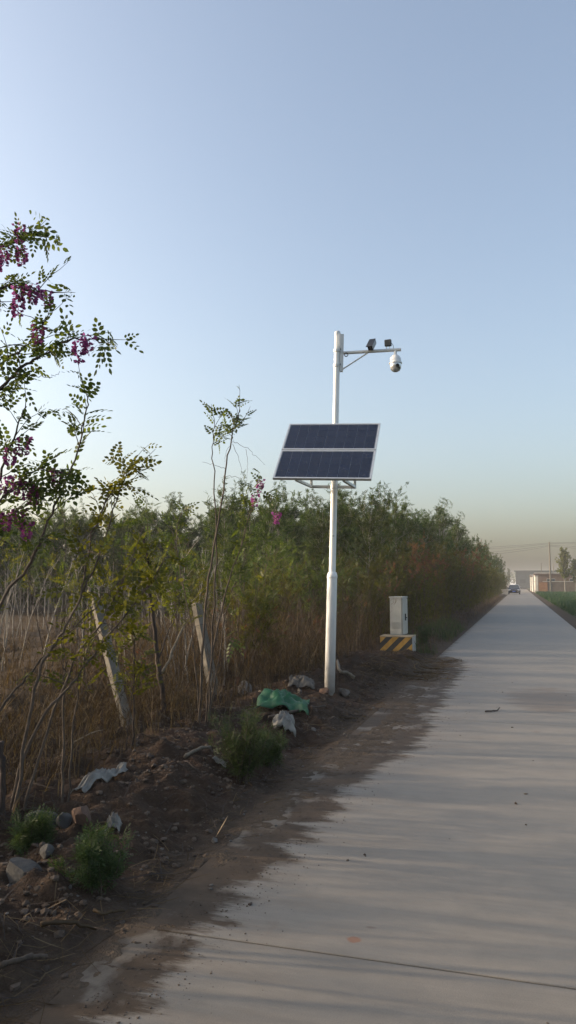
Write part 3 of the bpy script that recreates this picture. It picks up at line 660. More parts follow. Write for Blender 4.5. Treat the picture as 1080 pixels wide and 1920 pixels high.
traced('tall_whip_sapling', 'tall whip of bare stems tufted with leaves at the tips, between post and camera pole', [
    ([(370, 1395), (378, 1250), (385, 1130), (402, 1020), (418, 920), (430, 840), (444, 790), (450, 768)], 7.95, 7.8, .014, .004, .90, 6, 4),
    ([(390, 1395), (398, 1200), (405, 1050), (402, 900), (398, 840), (402, 792)], 8.0, 8.0, .011, .003, .92, 5, 4),
    ([(382, 1395), (395, 1250), (420, 1120), (450, 1030), (470, 960), (490, 905)], 8.0, 8.2, .012, .003, .60, 12, 4),
    ([(386, 1395), (410, 1230), (430, 1120), (455, 1060), (470, 1020)], 8.05, 8.3, .008, .003, .5, 9, 4),
    ([(376, 1395), (372, 1300), (360, 1180), (340, 1080), (330, 1000), (345, 950)], 8.0, 8.3, .009, .003, .6, 9, 4),
    ([(437, 828), (460, 838), (480, 855), (497, 872)], 7.8, 7.7, .0025, .001, .9, 0, 0), ([(436, 832), (448, 858), (453, 885)], 7.8, 7.9, .0025, .001, .9, 0, 0),
    ([(424, 880), (400, 872), (378, 866)], 7.8, 7.9, .0025, .001, .9, 0, 0), ([(420, 893), (445, 894), (463, 897)], 7.8, 7.7, .0025, .001, .9, 0, 0),
    ([(437, 828), (424, 850), (421, 866)], 7.8, 7.8, .002, .001, .9, 0, 0), ([(461, 842), (464, 870), (463, 900)], 7.75, 7.7, .002, .001, .9, 0, 0),
], 13, LEAF_N, flowers=[(487, 912, 8.2), (519, 972, 8.3), (478, 940, 8.2)])
traced('dark_trunk_sapling', 'dark brown slender trunk leaning left beside the tilted concrete post', [
    ([(314, 1385), (303, 1290), (296, 1240), (288, 1170), (281, 1110), (278, 1060), (270, 1010)], 8.5, 8.6, .032, .014, .72, 14, 6),
    ([(296, 1240), (318, 1180), (338, 1130)], 8.5, 8.9, .010, .005, .9, 4, 4),
], 14, LEAF_Y, bark=DARKBARK)
traced('thin_twin_sapling', 'thin dark upright stems in front of the tilted concrete post foot', [
    ([(246, 1455), (249, 1360), (252, 1250), (248, 1160)], 6.6, 6.7, .012, .004, .6, 8, 4),
    ([(235, 1440), (240, 1370), (245, 1320), (262, 1250)], 6.6, 6.6, .006, .003, .6, 6, 4),
], 15, LEAF_Y, bark=DARKBARK)
# more of the same strip of saplings, further along and just outside the picture to the left, where they shade the road
SP = []
for i in range(5):
    w, g, t = hedge_shrub(400 + i, 3.1, 0.62, T_MID, 0.45, 0.30, 6)
    SP.append(plant_proto('verge_sapling', [('stem', w, BARK), ('foliage', g, LEAF_Y), ('leafy_top', t, LEAF_N)], 'thin many stemmed locust sapling on the weedy verge', 'sapling', 'locust saplings on the weedy verge'))
for (x, y, s) in [(-4.2, 3.0, 1.1), (-4.6, 1.6, 1.2), (-3.9, 0.4, 1.0), (-4.4, -0.9, 1.15), (-5.6, 2.2, 1.2), (-6.0, 4.2, 1.1), (-7.5, 5.6, 1.0), (-4.0, -2.2, 1.05), (-6.6, 0.6, 1.2), (-5.1, 8.8, 0.85), (-4.4, 9.6, 0.8), (-5.2, 10.8, 0.9), (-7.2, 8.2, 1.0), (-4.6, 12.2, 0.85), (-9, 9.5, 1.0), (-8.2, 12.6, 1.0), (-11, 14, 1.05), (-8.4, 3.2, 1.15), (-7.8, 1.4, 1.0), (-9.6, 4.4, 1.2), (-5.4, -2.6, 1.1), (-7.0, -1.6, 1.25), (-9.2, 0.2, 1.2), (-10.5, 6.4, 1.1), (-11.5, 2.0, 1.3), (-12.5, 8.0, 1.2)]:
    place(SP[rng.integers(5)], x, y, s, rng.uniform(0, 6.28))

# low weed bushes
def weed(seed, H=0.5, n=26):
    r = np.random.default_rng(seed); w = Geo(); g = Geo()
    for i in range(n):
        az = r.uniform(0, 6.28); k = r.uniform(0, .55); st = wander(r, (r.normal(0, .04), r.normal(0, .04), -.03), (math.cos(az) * k, math.sin(az) * k, 1), H * r.uniform(.55, 1.1), 5, .08, 0.0)
        w.tube(st, np.linspace(.004, .0012, 6), 3, False); leaf_sprays(r, g, T_WEED, st, .15, 34, 1.25, .9, .8, .2)
    return w, g
for k, (px, py, h, lab) in enumerate([(455, 1462, .56, 'bushy dark green weed at the verge near the green sheet'), (172, 1662, .30, 'low dark green weed clump in front of the brown brick lump'), (62, 1590, .20, 'dark bluish green weed clump beside the big grey rock'),
                                     (500, 1432, .26, 'small green weed beside the bushy dark weed'), (793, 1208, .50, 'green weed clump growing beside the striped plinth')]):
    p = onground(px, py); w, g = weed(500 + k, h, 30 if k == 0 else 18); r_ = thing('weed_bush', p, lab, 'weed', None); w.obj('stem', BARK, r_); g.obj('leaves', LEAF_W, r_)

# ------------------------------------------------------------------ solar camera pole
ALU = simple('aluminium', (0.55, 0.56, 0.56), (0.68, 0.69, 0.69), 12, 0.38, 0.6)
GALV = simple('painted_steel_arm', (0.50, 0.52, 0.52), (0.62, 0.63, 0.62), 16, 0.45, 0.2)
BLACKP = simple('black_plastic', (0.012, 0.013, 0.014), (0.024, 0.025, 0.027), 20, 0.4)
GREYP = simple('grey_camera_shell', (0.20, 0.21, 0.21), (0.30, 0.30, 0.30), 20, 0.45)
WHITEP = simple('white_plastic', (0.62, 0.63, 0.63), (0.74, 0.74, 0.73), 10, 0.32)
CHROME = simple('dome_shell', (0.50, 0.52, 0.53), (0.64, 0.65, 0.66), 10, 0.16, 0.55)
GLASSD = simple('dark_lens', (0.010, 0.011, 0.014), (0.02, 0.02, 0.025), 5, 0.08)
CELL = simple('solar_cell', (0.008, 0.012, 0.028), (0.014, 0.020, 0.042), 14, 0.14, 0.0, spec=0.55, rnd=0.12)
BACKSH = simple('panel_backsheet', (0.24, 0.26, 0.29), (0.30, 0.32, 0.35), 5, 0.6)
pb = onground(618, 1304); PD = float(pb @ FH)
def P3(px, py, d=0.0): return dep(px, py, PD + d)
ptop = P3(633, 624); pbase = pb.copy()
ax = (ptop - pbase); PL = np.linalg.norm(ax); ax /= PL
pole = thing('solar_camera_pole', pbase, 'white steel pole carrying two solar panels and cameras on a short arm', 'camera pole')
def rel(g, nm, m, par=pole, smooth=False, org=None):
    o_ = pbase if org is None else org; g.v = [v - o_ for v in g.v]; return g.obj(nm, m, par, smooth)
def up_at(t): return pbase + ax * t
Mx = np.stack([np.cross(ax, np.cross(RT, ax)) * 0 + (RT - ax * (RT @ ax)) / np.linalg.norm(RT - ax * (RT @ ax)), np.zeros(3), ax], 1)
Mx[:, 1] = np.cross(ax, Mx[:, 0])
tc_ = (P3(621, 1078) - pbase) @ ax
rel(Geo().lathe([(0.0, -.15), (.074, -.15), (.070, tc_ - .03)], pbase, 24, Mx), 'lower_shaft', POLEP, smooth=True)
rel(Geo().lathe([(.070, tc_ - .05), (.074, tc_ - .045), (.074, tc_ - .01), (.060, tc_ + .035), (.046, tc_ + .045)], pbase, 24, Mx), 'collar', POLEP, smooth=True)
rel(Geo().lathe([(.048, tc_), (.042, PL - .02)], pbase, 24, Mx), 'upper_shaft', POLEP, smooth=True)
rel(Geo().lathe([(.046, PL - .035), (.047, PL - .01), (.040, PL + .015), (.015, PL + .03), (.0, PL + .032)], pbase, 20, Mx), 'cap', GALV, smooth=True)
hh = (P3(620, 1005) - pbase) @ ax
rel(Geo().tube([up_at(hh) - FH * .040, up_at(hh) - FH * .053], .016, 12), 'cable_gland', GALV)
# mounting channel, clamps, arm, brace
fr = -FH                                              # toward the viewer side of the pole
c0 = P3(641.5, 627); c1 = P3(640, 697); ch = rel(Geo().box((c0 + c1) / 2 , (.05, .05, np.linalg.norm(c0 - c1)), Mx), 'mounting_channel', GALV); bevel(ch, .004)
rel(Geo().box(P3(637.2, 638, -.06), (.018, .014, .20), Mx), 'white_rail', WHITEP)  # narrow rail in white plastic at the left of the channel
for yy in (658, 686):
    cpt = up_at((P3(634, yy) - pbase) @ ax)
    rel(Geo().lathe([(.044, -.018), (.055, -.018), (.055, .018), (.044, .018)], cpt, 20, Mx), 'pole_clamp', GALV)
    rel(Geo().tube([cpt - FH * .05 + RT * .045, cpt - FH * .10 + RT * .045], .007, 6), 'clamp_bolt', BLACKP)
a0 = P3(640, 662); a1 = P3(752, 655.5, -.17)
rel(Geo().tube([a0, a1], .024, 14), 'arm', GALV, smooth=False)
def arm_at(px): return a0 + (a1 - a0) * ((px - 640) / 112)
rel(Geo().tube([P3(641, 693, -.02), arm_at(690) - ZZ * .02], .011, 8), 'brace', GALV)
th = np.linspace(0, 2 * math.pi, 15); ctr = P3(649, 665, -.08)
rel(Geo().tube([ctr + RT * math.cos(t) * .026 + ZZ * math.sin(t) * .026 for t in th], .007, 6, False), 'cable_loop', BLACKP)
def bullet(px, w, h, d, mat, nm, aim):
    b = arm_at(px) + ZZ * .024; c = b + ZZ * (h / 2 + .035); f_ = np.array(aim, float); f_ /= np.linalg.norm(f_); r_ = np.cross(f_, ZZ); r_ /= np.linalg.norm(r_); u_ = np.cross(r_, f_)
    M = np.stack([r_, f_, u_], 1)
    o = bevel(rel(Geo().box(c, (w, d, h), M), nm, mat), .012, 3)
    return b, c, M, o
# bullet camera pointing steeply down toward the road, front plate dark
b, c, M, o = bullet(698, .080, .080, .20, GREYP, 'bullet_camera', (-.10, -.62, -.62) )
rel(Geo().box(c + M[:, 1] * .104, (.070, .012, .070), M), 'front_glass', GLASSD, o)
rel(Geo().tube([c + M[:, 1] * .106, c + M[:, 1] * .115], .018, 12), 'lens', BLACKP, o)
rel(Geo().box(c + M[:, 1] * .03 + M[:, 2] * .046, (.094, .22, .008), M), 'sun_hood', BLACKP, o)
rel(Geo().box(b + ZZ * .02, (.045, .05, .05), Mx), 'camera_foot', GALV)
# square infrared floodlight
b, c, M, o = bullet(728, .098, .098, .055, BLACKP, 'floodlight', (-.12, -1, -.10))
rel(Geo().box(c + M[:, 1] * .030, (.082, .006, .082), M), 'front_glass', GLASSD, o)
for i in range(5): rel(Geo().box(c - M[:, 1] * .036 + M[:, 0] * (i - 2) * .018, (.004, .02, .085), M), 'cooling_fin', BLACKP, o)
for sd in (-1, 1): rel(Geo().tube([b + RT * .022 * sd, c + RT * .022 * sd - ZZ * .04], .006, 6), 'bracket_leg', GALV, o)
rel(Geo().tube(smooth_path([c + RT * .05, c + RT * .075 - ZZ * .04, arm_at(738) + ZZ * .02], 5), .004, 5), 'cable', BLACKP, o)
# hanging speed dome
dc = arm_at(741.5) - ZZ * .02
dm = rel(Geo().lathe([(.022, .02), (.022, -.05), (.046, -.062), (.072, -.095), (.084, -.14), (.086, -.165), (.094, -.170), (.094, -.182), (.084, -.186)], dc, 28), 'dome_camera', WHITEP, smooth=True)
rel(Geo().lathe([(.082, -.184), (.083, -.215), (.076, -.255), (.058, -.285), (.032, -.300), (.001, -.304)], dc, 28), 'dome', CHROME, dm, True)
lc = dc + np.array([.03, -.06, -.225]); ld = np.array([.45, -.85, -.25]); ld /= np.linalg.norm(ld)
rel(Geo().tube([lc, lc + ld * .030], .026, 14), 'lens', GLASSD, dm)
rel(Geo().tube([lc + ZZ * -.035 + RT * .03, lc + ZZ * -.035 + RT * .03 + ld * .022], .012, 10), 'infrared_lamp', GLASSD, dm)
# two tilted solar panels, 4 x 9 cells each
yaw, tilt, roll, pw_, phh = .187, .7595, .0563, 1.342, 1.276
pn = -FH * math.cos(yaw) - RT * math.sin(yaw); pa = np.cross(-pn, ZZ); pa /= np.linalg.norm(pa); pu = ZZ * math.cos(tilt) - pn * math.sin(tilt)
pa, pu = pa * math.cos(roll) - pu * math.sin(roll), pu * math.cos(roll) + pa * math.sin(roll); pnn = np.cross(pa, pu)
MP = np.stack([pa, pu, pnn], 1); KS = (PD - .64) / (PD - .30); pw_ *= KS; phh *= KS; pc = dep(615.3, 845.2, PD - .64)
ph1 = (phh - .018) / 2; cw = (pw_ - .062) / 9; chh = (ph1 - .055) / 4
cell_mesh = Geo().box((0, 0, 0), (cw - .0045, chh - .0045, .003)).mesh('cell'); cell_mesh.materials.append(CELL)
for sd in (1, -1):
    c = pc + pu * sd * (ph1 / 2 + .009)
    fr_ = Geo()
    for s2 in (-1, 1):
        fr_.box(c + pu * s2 * (ph1 / 2 - .011), (pw_, .022, .036), MP); fr_.box(c + pa * s2 * (pw_ / 2 - .011), (.022, ph1 - .0442, .0355), MP)
    pf = rel(fr_, 'solar_panel', ALU)
    rel(Geo().box(c + pnn * .004, (pw_ - .045, ph1 - .045, .012), MP), 'backsheet', BACKSH, pf)
    rel(Geo().box(c - pnn * .018 + pu * .2, (.12, .09, .03), MP), 'junction_box', BLACKP, pf)
    for i in range(9):
        for j in range(4):
            o = bpy.data.objects.new('cell', cell_mesh); COL.objects.link(o); o.parent = pf
            q = c + pnn * .0115 + pa * (i - 4) * cw + pu * (j - 1.5) * chh - pbase
            m4 = Matrix.Identity(4)
            for a_ in range(3):
                for b_ in range(3): m4[a_][b_] = MP[a_, b_]
                m4[a_][3] = q[a_]
            o.matrix_local = m4
# carrier frame under the panels
cb = up_at((P3(625, 913) - pbase) @ ax)
def barb(a, b, t, nm, m=GALV):
    a = np.asarray(a); b = np.asarray(b); d = b - a; L = np.linalg.norm(d); d /= L; r_ = np.cross(d, ZZ if abs(d[2]) < .9 else RT); r_ /= np.linalg.norm(r_); M = np.stack([r_, d, np.cross(r_, d)], 1)
    return bevel(rel(Geo().box((a + b) / 2, (t, L, t), M), nm, m), .003)
bot = pc - pu * (phh / 2 - .05) - pnn * .03
for s2, px in ((-1, 583), (1, 664)):
    k = cb + pa * s2 * ((.30) if s2 > 0 else .33)
    fpt = pc - pu * (phh / 2 - .03) - pnn * .036 + pa * ((k - pc) @ pa)
    barb(fpt, k, .036, 'carrier_strut')
    top_ = pc + pu * (phh / 2 - .12) - pnn * .035 + pa * ((k - pc) @ pa); lowp = pc - pu * (phh / 2 - .05) - pnn * .035 + pa * ((k - pc) @ pa)
    barb(lowp, top_, .034, 'panel_rail'); barb(k - ZZ * .018, top_ - pnn * .01, .036, 'carrier_upright')
barb(cb - pa * .34, cb + pa * .31, .040, 'cross_bar')
rel(Geo().lathe([(.048, -.03), (.058, -.03), (.058, .03), (.048, .03)], cb, 20, Mx), 'pole_clamp', GALV)

# ------------------------------------------------------------------ cabinet on striped plinth
CABM = simple('cabinet_paint', (0.33, 0.32, 0.285), (0.40, 0.388, 0.345), 6, 0.5, rnd=0.03)
CABV = simple('cabinet_dark_grey', (0.03, 0.03, 0.03), (0.05, 0.05, 0.05), 6, 0.7)  # near-black grey for the inset rail at the cabinet foot
YEL = simple('yellow_paint', (0.30, 0.165, 0.030), (0.44, 0.25, 0.050), 9, 0.75, bmp=0.2)
BLK = simple('black_paint', (0.016, 0.017, 0.016), (0.034, 0.034, 0.032), 9, 0.7, bmp=0.2)
PLC = simple('plinth_concrete', (0.26, 0.245, 0.22), (0.38, 0.355, 0.32), 7, 0.9, bmp=0.4)
pl0, pl1 = gnd(713, 1228.4), gnd(773.5, 1230); pcx = (pl0 + pl1) / 2; PW = np.linalg.norm(pl1 - pl0); PH = .415; PDp = .62
dirx = (pl1 - pl0) / PW; rz = 0.0; dirx = np.array([1.0, 0, 0]); gz = min(g1(*pl0[:2]), g1(*pl1[:2]))
diry = np.array([-dirx[1], dirx[0], 0]); pc0 = pcx + diry * PDp / 2
plin = thing('striped_plinth', (pc0[0], pc0[1], 0), 'concrete plinth painted with yellow and black diagonal stripes', 'plinth', rz=rz)
z0 = -0.12
bevel(Geo().box((0, 0, (PH + z0) / 2), (PW, PDp, PH - z0)).obj('plinth_block', PLC, plin), .008)
bevel(Geo().box((-.004, -.004, PH + .006), (PW + .010, PDp + .012, .024)).obj('top_edge', simple('yellowish_top', (0.24, 0.175, 0.10), (0.34, 0.27, 0.175), 6, 0.85), plin), .006)
def clip(poly, a, b, c):
    out = []
    for i in range(len(poly)):
        p, q = poly[i], poly[(i + 1) % len(poly)]; fp = a * p[0] + b * p[1] - c; fq = a * q[0] + b * q[1] - c
        if fp <= 0: out.append(p)
        if fp * fq < 0: t = fp / (fp - fq); out.append((p[0] + t * (q[0] - p[0]), p[1] + t * (q[1] - p[1])))
    return out
sw = .145
for k in range(-5, 9):
    # stripe k: s = x - 1.05 z in [k sw, (k+1) sw]
    poly = [(-PW / 2 + .001, z0 + .05), (PW / 2 - .001, z0 + .05), (PW / 2 - .001, PH - .008), (-PW / 2 + .001, PH - .008)]
    s0 = -.49 + k * sw
    poly = clip(poly, 1, -1.0, s0 + sw)
    if len(poly) > 2: poly = clip(poly, -1, 1.0, -s0)
    if len(poly) < 3: continue
    n = len(poly); V = [(x, -PDp / 2 - .003, z) for x, z in poly] + [(x, -PDp / 2 + .002, z) for x, z in poly]
    g = Geo().add(V, [list(range(n))]); g.f.append(np.array([[i, i + n, (i + 1) % n + n, (i + 1) % n] for i in range(n)]))
    g.obj('stripe', YEL if k % 2 == 0 else BLK, plin)
ct = gnd(742, 1229); cab_l = dep(731, 1200, 17.62)
CW, CD, CH = .285, .46, .845
cyaw = rz - R(6)
cxp = dep(754.5, 1198, 17.75)                         # the near corner between vented side and door
dx = np.array([math.cos(cyaw), math.sin(cyaw), 0]); dy = np.array([-dx[1], dx[0], 0]); cc = cxp - dx * CW / 2 + dy * CD / 2
cab = thing('control_cabinet', (cc[0], cc[1], PH + .018), 'pale grey metal control cabinet with black door handle on the striped plinth', 'cabinet', rz=cyaw)
bevel(Geo().box((-.006, 0, CH / 2), (CW - .012, CD, CH)).obj('cabinet_body', CABM, cab), .006)
dr = bevel(Geo().box((CW / 2 + .006, 0, CH / 2 + .002), (.022, CD - .014, CH - .03)).obj('door', CABM, cab), .005)
bevel(Geo().box((CW / 2 + .028, -.02, CH * .48), (.026, .034, .16)).obj('handle', BLACKP, dr), .006)
Geo().tube([(CW / 2 + .03, -.02, CH * .47), (CW / 2 + .062, -.02, CH * .47)], .013, 10).obj('lock_cylinder', BLACKP, dr)
bevel(Geo().box((0, 0, CH + .016), (CW + .035, CD + .04, .032)).obj('rain_hood', CABM, cab), .008)
for k in range(6): Geo().box((-.015, -CD / 2 - .004, .16 + k * .026), (.16, .010, .010)).obj('vent_louvre', CABM, cab)
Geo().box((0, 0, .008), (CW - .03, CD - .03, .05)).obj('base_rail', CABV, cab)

# ------------------------------------------------------------------ leaning concrete fence posts, stakes
def post(name, ptop_, pbot_, d0, d1, w, label, mat=POSTC):
    a = dep(*ptop_, d0); b = dep(*pbot_, d1); d = a - b; L = np.linalg.norm(d); d /= L
    base = b.copy(); o = thing(name, base, label, 'post')
    f0 = np.array([-.56, -.83, 0]); f0 -= d * (f0 @ d); f0 /= np.linalg.norm(f0); r_ = np.cross(f0, d); M = np.stack([r_, f0, d], 1)
    g = Geo(); n = 8; r = np.random.default_rng(int(w * 1e4))
    rings = []
    for i in range(n + 1):
        t = -.12 + (L + .12) * i / n; k = w / 2 * (1.0 - .10 * i / n)
        rings.append(np.array([(-k, -k, t), (k, -k, t), (k, k, t), (-k, k, t)]) + r.normal(0, .002, (4, 3)))
    rings[-1][0, 2] -= .03
    V = np.concatenate(rings) @ M.T; q = [[i * 4 + j, i * 4 + (j + 1) % 4, i * 4 + 4 + (j + 1) % 4, i * 4 + 4 + j] for i in range(n) for j in range(4)] + [[n * 4 + j for j in range(4)]]
    body = bevel(g.add(V, q).obj('shaft', mat, o), .006, 2); return o, M, L
o, M, L = post('fence_post', (177, 1120), (249, 1395), 8.1, 7.9, .095, 'square concrete post leaning left, its left face lit by the sun')
for t in (.45, .95):
    g = Geo().tube([np.array([math.cos(a) * .075, math.sin(a) * .075, L * t]) @ M.T for a in np.linspace(0, 6.283, 9)], .003, 4, False); g.obj('wire_tie', DARKBARK, o)
o, M, L = post('fence_post', (368, 1131), (412, 1350), 10.6, 10.3, .115, 'grey concrete post half hidden behind the tall whip sapling stems')
g = Geo().tube([np.array([math.cos(a) * .082, math.sin(a) * .082, L * .8]) @ M.T for a in np.linspace(0, 6.283, 9)], .003, 4, False); g.obj('wire_tie', DARKBARK, o)
def log(name, pts, r0, r1, label, mat, cat='branch', seed=1, side=6):
    r = np.random.default_rng(seed); P = smooth_path(np.array(pts), 5); c = P[0].copy(); P = P + r.normal(0, .004, P.shape)
    o = Geo().tube(P, np.linspace(r0, r1, len(P)) * r.uniform(.85, 1.15, len(P)), side).obj(name, mat, None, True, c); return tag(o, label, cat)
PALEB = simple('pale_birchy_bark', (0.085, 0.068, 0.048), (0.20, 0.165, 0.12), 25, 0.9, bmp=0.3)
log('pale_branch', [dep(348, 1168, 10.2), dep(332, 1200, 10.0), dep(318, 1235, 9.8), dep(303, 1262, 9.6)], .014, .017, 'pale peeling branch slanting between the dark trunk and the grey post', PALEB)
log('broken_stake', [dep(4, 1505, 5.0) - ZZ * .1, dep(5, 1450, 5.0), dep(1, 1390, 5.0)], .022, .018, 'dark broken stake with a pale top beside the leaning stems', DARKBARK, 'stake')
log('dry_branch', [dep(135, 1395, 6.4), dep(160, 1380, 6.4), dep(192, 1368, 6.5)], .007, .004, 'dry yellowish branch bending above the weeds left of the white rag', PALEB)
def lay(px, py, dz=.02): p = onground(px, py); p[2] += dz; return p
log('fallen_branch', [lay(346, 1427, .03), lay(370, 1417, .05), lay(393, 1408, .04)], .016, .012, 'pale fallen branch on the dark earth beside the weed', PALEB)
log('wood_piece', [lay(487, 1307, .05), lay(503, 1312, .05), lay(515, 1318, .04)], .045, .04, 'short pale log beside the green sheet', PALEB, 'log', 5, 8)
log('root_branch', [lay(632, 1254, .16), lay(637, 1268, .10), lay(650, 1272, .09), lay(664, 1278, .04)], .022, .03, 'twisted pale root sticking up behind the pole foot', PALEB, 'root', 6)
log('dry_stalk', [lay(75, 1748, .03), lay(120, 1750, .05), lay(178, 1748, .02)], .012, .008, 'long dry corn stalk lying at the edge of the slab', STRAW, 'stalk')
log('dry_stalk', [lay(0, 1832, .04), lay(40, 1822, .05), lay(85, 1806, .03)], .012, .010, 'grey dry stalk lying among straw at the verge', BARK, 'stalk')
log('bent_twig', [lay(175, 1715, .02), lay(195, 1725, .03), lay(232, 1714, .02)], .009, .005, 'bent yellow twig at the slab edge', STRAW, 'twig')
log('road_twig', [lay(910, 1336, .012), lay(922, 1335, .014), lay(931, 1334, .012), lay(937, 1331, .03)], .010, .006, 'small dark twig lying on the concrete road', DARKBARK, 'twig')
log('dry_stalk', [lay(505, 1356, .06), lay(560, 1342, .05), lay(610, 1332, .06)], .018, .010, 'grey dry stalk slanting across the dirt below the green sheet', BARK, 'stalk', 9)
log('dry_stalk', [lay(638, 1348, .02), lay(655, 1349, .03), lay(672, 1350, .02)], .012, .010, 'thin pale stick lying on the dirt in front of the pole', STRAW, 'stick', 10)
log('dry_stalk', [lay(775, 1262, .02), lay(800, 1264, .04), lay(826, 1265, .02)], .014, .010, 'pale stalk lying on the dirt spilled over the slab near the plinth', STRAW, 'stalk', 11)

# ------------------------------------------------------------------ stones, rubbish
def rock(name, px, py, w, h, label, mat, seed, cat='rock', squash=1.0, rz=0.0, dz=0.0, sub=3, amp=.35):
    p = onground(px, py); bm = bmesh.new(); bmesh.ops.create_icosphere(bm, subdivisions=sub, radius=1.0)
    r = np.random.default_rng(seed); cuts = [rdir(r, (0, 0, 0.1), 1) for _ in range(16)]; lim = r.uniform(.5, .82, 16)
    for v in bm.verts:
        q = np.array(v.co)
        for cdir, lm in zip(cuts, lim):
            e = q @ cdir - lm
            if e > 0: q = q - cdir * e * .92
        q = q * (1 + amp * .35 * (float(fbm(np.array([q[0] * 2 + seed]), np.array([q[1] * 2 + q[2] * 1.7]), seed, 3)[0]) - .5))
        v.co = (q[0] * w / 2, q[1] * w / 2 * squash, q[2] * h * .62 + h * .32)
    me = bpy.data.meshes.new(name); bm.to_mesh(me); bm.free(); me.shade_flat(); me.materials.append(mat)
    o = bpy.data.objects.new(name, me); COL.objects.link(o); o.location = (p[0], p[1], p[2] + dz); o.rotation_euler = (0, 0, rz); return tag(o, label, cat)
rock('rock', 40, 1655, .30, .13, 'large flat grey rock at the verge beside the dark weed', STONED, 1, squash=.8, dz=.01)
rock('rock', 152, 1562, .13, .13, 'reddish brown broken brick lump at the foot of the saplings', BRICKS, 2, dz=.01)
rock('rock', 118, 1550, .13, .12, 'dark rounded stone behind the reddish lump', STONED, 3)
rock('rock', 75, 1555, .22, .14, 'dark boulder at the foot of the leaning sapling', STONED, 4)
rock('rock', 85, 1605, .10, .07, 'dark brown stone beside the low weed clump', STONED, 5)
rock('rock', 30, 1664, .09, .04, 'flat pale stone below the large grey rock', STONE, 6)
rock('rock', 131, 1666, .022, .022, 'tiny white pebble on the earth below the weed clump', STONE, 7, 'pebble', sub=2)
rock('rock', 402, 1580, .055, .04, 'small pale stone under the tan leaf sheath', STONE, 8)
rock('rock', 608, 1303, .15, .14, 'tan stone leaning against the pole foot', BRICKS, 9, dz=-.01)
rock('rock', 646, 1304, .17, .13, 'rounded grey stone right of the pole foot', STONE, 10)
rock('rock', 562, 1303, .085, .10, 'small pale stone above the green sheet', STONE, 11)
rock('rock', 588, 1372, .08, .05, 'small tan stone on the bare earth below the pole', STONE, 12)
rock('rock', 456, 1300, .26, .24, 'grey boulder half hidden in the dead weeds left of the pole', STONE, 14, dz=-.03)
rock('rock', 700, 1330, .06, .035, 'small grey stone at the slab edge right of the pole', STONE, 15)
def crumple(name, px, py, w, d, h, label, mat, seed, cat, rz=0., sharp=1.0, dz=.0, thick=.002, n=26):
    p = onground(px, py); u = np.linspace(-1, 1, n); U, V = np.meshgrid(u, u * .999, indexing='ij')
    rr = np.clip(1 - (np.abs(U) ** 2.2 + np.abs(V) ** 2.2) * .55, 0, 1)
    ridge = 1 - np.abs(2 * fbm(U * 1.7 * sharp + seed, V * 1.7 * sharp, seed, 3) - 1) * 1.6
    Z = h * (rr * (.35 + .65 * ridge) + .10 * (fbm(U * 6, V * 6, seed + 3, 2) - .5))
    X = U * w / 2 * (1 + .22 * (fbm(V * 2 + 3, U * 0 + seed, 5, 2) - .5)) + .05 * w * (fbm(U * 3, V * 3, seed + 9, 2) - .5); Y_ = V * d / 2 * (1 + .4 * (fbm(U * 2 + 7, V * 0 + seed, 6, 2) - .5))
    c, s_ = math.cos(rz), math.sin(rz); XX = X * c - Y_ * s_; YY = X * s_ + Y_ * c
    Z = Z + gh(XX + p[0], YY + p[1]) - p[2] + .012
    g = Geo().grid(XX, YY, Z); o = g.obj(name, mat, None, True); o.location = (p[0], p[1], p[2] + dz)
    m = o.modifiers.new('thickness', 'SOLIDIFY'); m.thickness = thick; return tag(o, label, cat)
GREEN = simple('green_woven_sheet', (0.005, 0.055, 0.020), (0.011, 0.105, 0.038), 10, 0.5, bmp=0.2)
WPL = simple('dirty_white_plastic', (0.085, 0.076, 0.064), (0.23, 0.215, 0.185), 12, 0.55)
TANL = simple('tan_husk', (0.24, 0.155, 0.085), (0.42, 0.30, 0.17), 14, 0.7)
crumple('green_sheet', 530, 1334, .62, .62, .20, 'crumpled green woven plastic sheet lying on the verge near the pole', GREEN, 3, 'plastic sheet', .2, dz=.01)
crumple('white_sack', 532, 1362, .25, .26, .17, 'crumpled dirty white bag below the green sheet', WPL, 5, 'bag', .4, 1.2)
qa, qb = onground(147, 1491), onground(232, 1446); rza = math.atan2(qb[1] - qa[1], qb[0] - qa[0]); mp = (qa + qb) / 2
def topx(q):
    v = q - CAM; z = v @ FW; return 540 + F * (v @ RT) / z, 960 - F * (v @ UP) / z
crumple('white_rag', *topx(mp), float(np.linalg.norm(qb - qa)) * 1.05, .10, .06, 'long dirty white plastic strip trailing over the earth by the thin dark stems', WPL, 8, 'plastic', rza, 1.6)
crumple('plastic_scrap', 213, 1562, .09, .10, .10, 'small white plastic scrap standing up on the brown earth', WPL, 11, 'plastic', .3, 1.4)
crumple('plastic_scrap', 413, 1435, .11, .07, .03, 'flat pale scrap beside the bushy dark weed', WPL, 12, 'plastic', .1, 1.4)
crumple('grey_sack', 566, 1287, .36, .30, .12, 'flattened grey sack lying behind the green sheet', simple('grey_sack', (0.065, 0.058, 0.050), (0.14, 0.127, 0.11), 9, 0.9), 13, 'sack', .2, 1.4)
# tan husk standing by the slab
p = onground(404, 1572); t_ = np.linspace(0, 1, 9); g = Geo(); wv = .034 * np.sin(np.pi * np.clip(t_ * .9 + .08, 0, 1)) + .004
ctrp = np.stack([t_ * .07, t_ * .02, t_ * .125 + .01], 1); sdv = np.array([.5, -.75, .45]); sdv /= np.linalg.norm(sdv)
g.grid(*[np.stack([ctrp[:, k] + wv * s_ * sdv[k] + (abs(s_) * .012 if k == 1 else 0) for s_ in (-1, -.5, 0, .5, 1)], 0) for k in range(3)])
o = g.obj('corn_husk', TANL, None, True); o.location = p; m = o.modifiers.new('thickness', 'SOLIDIFY'); m.thickness = .002; tag(o, 'tan dry corn husk propped up at the edge of the slab', 'husk')

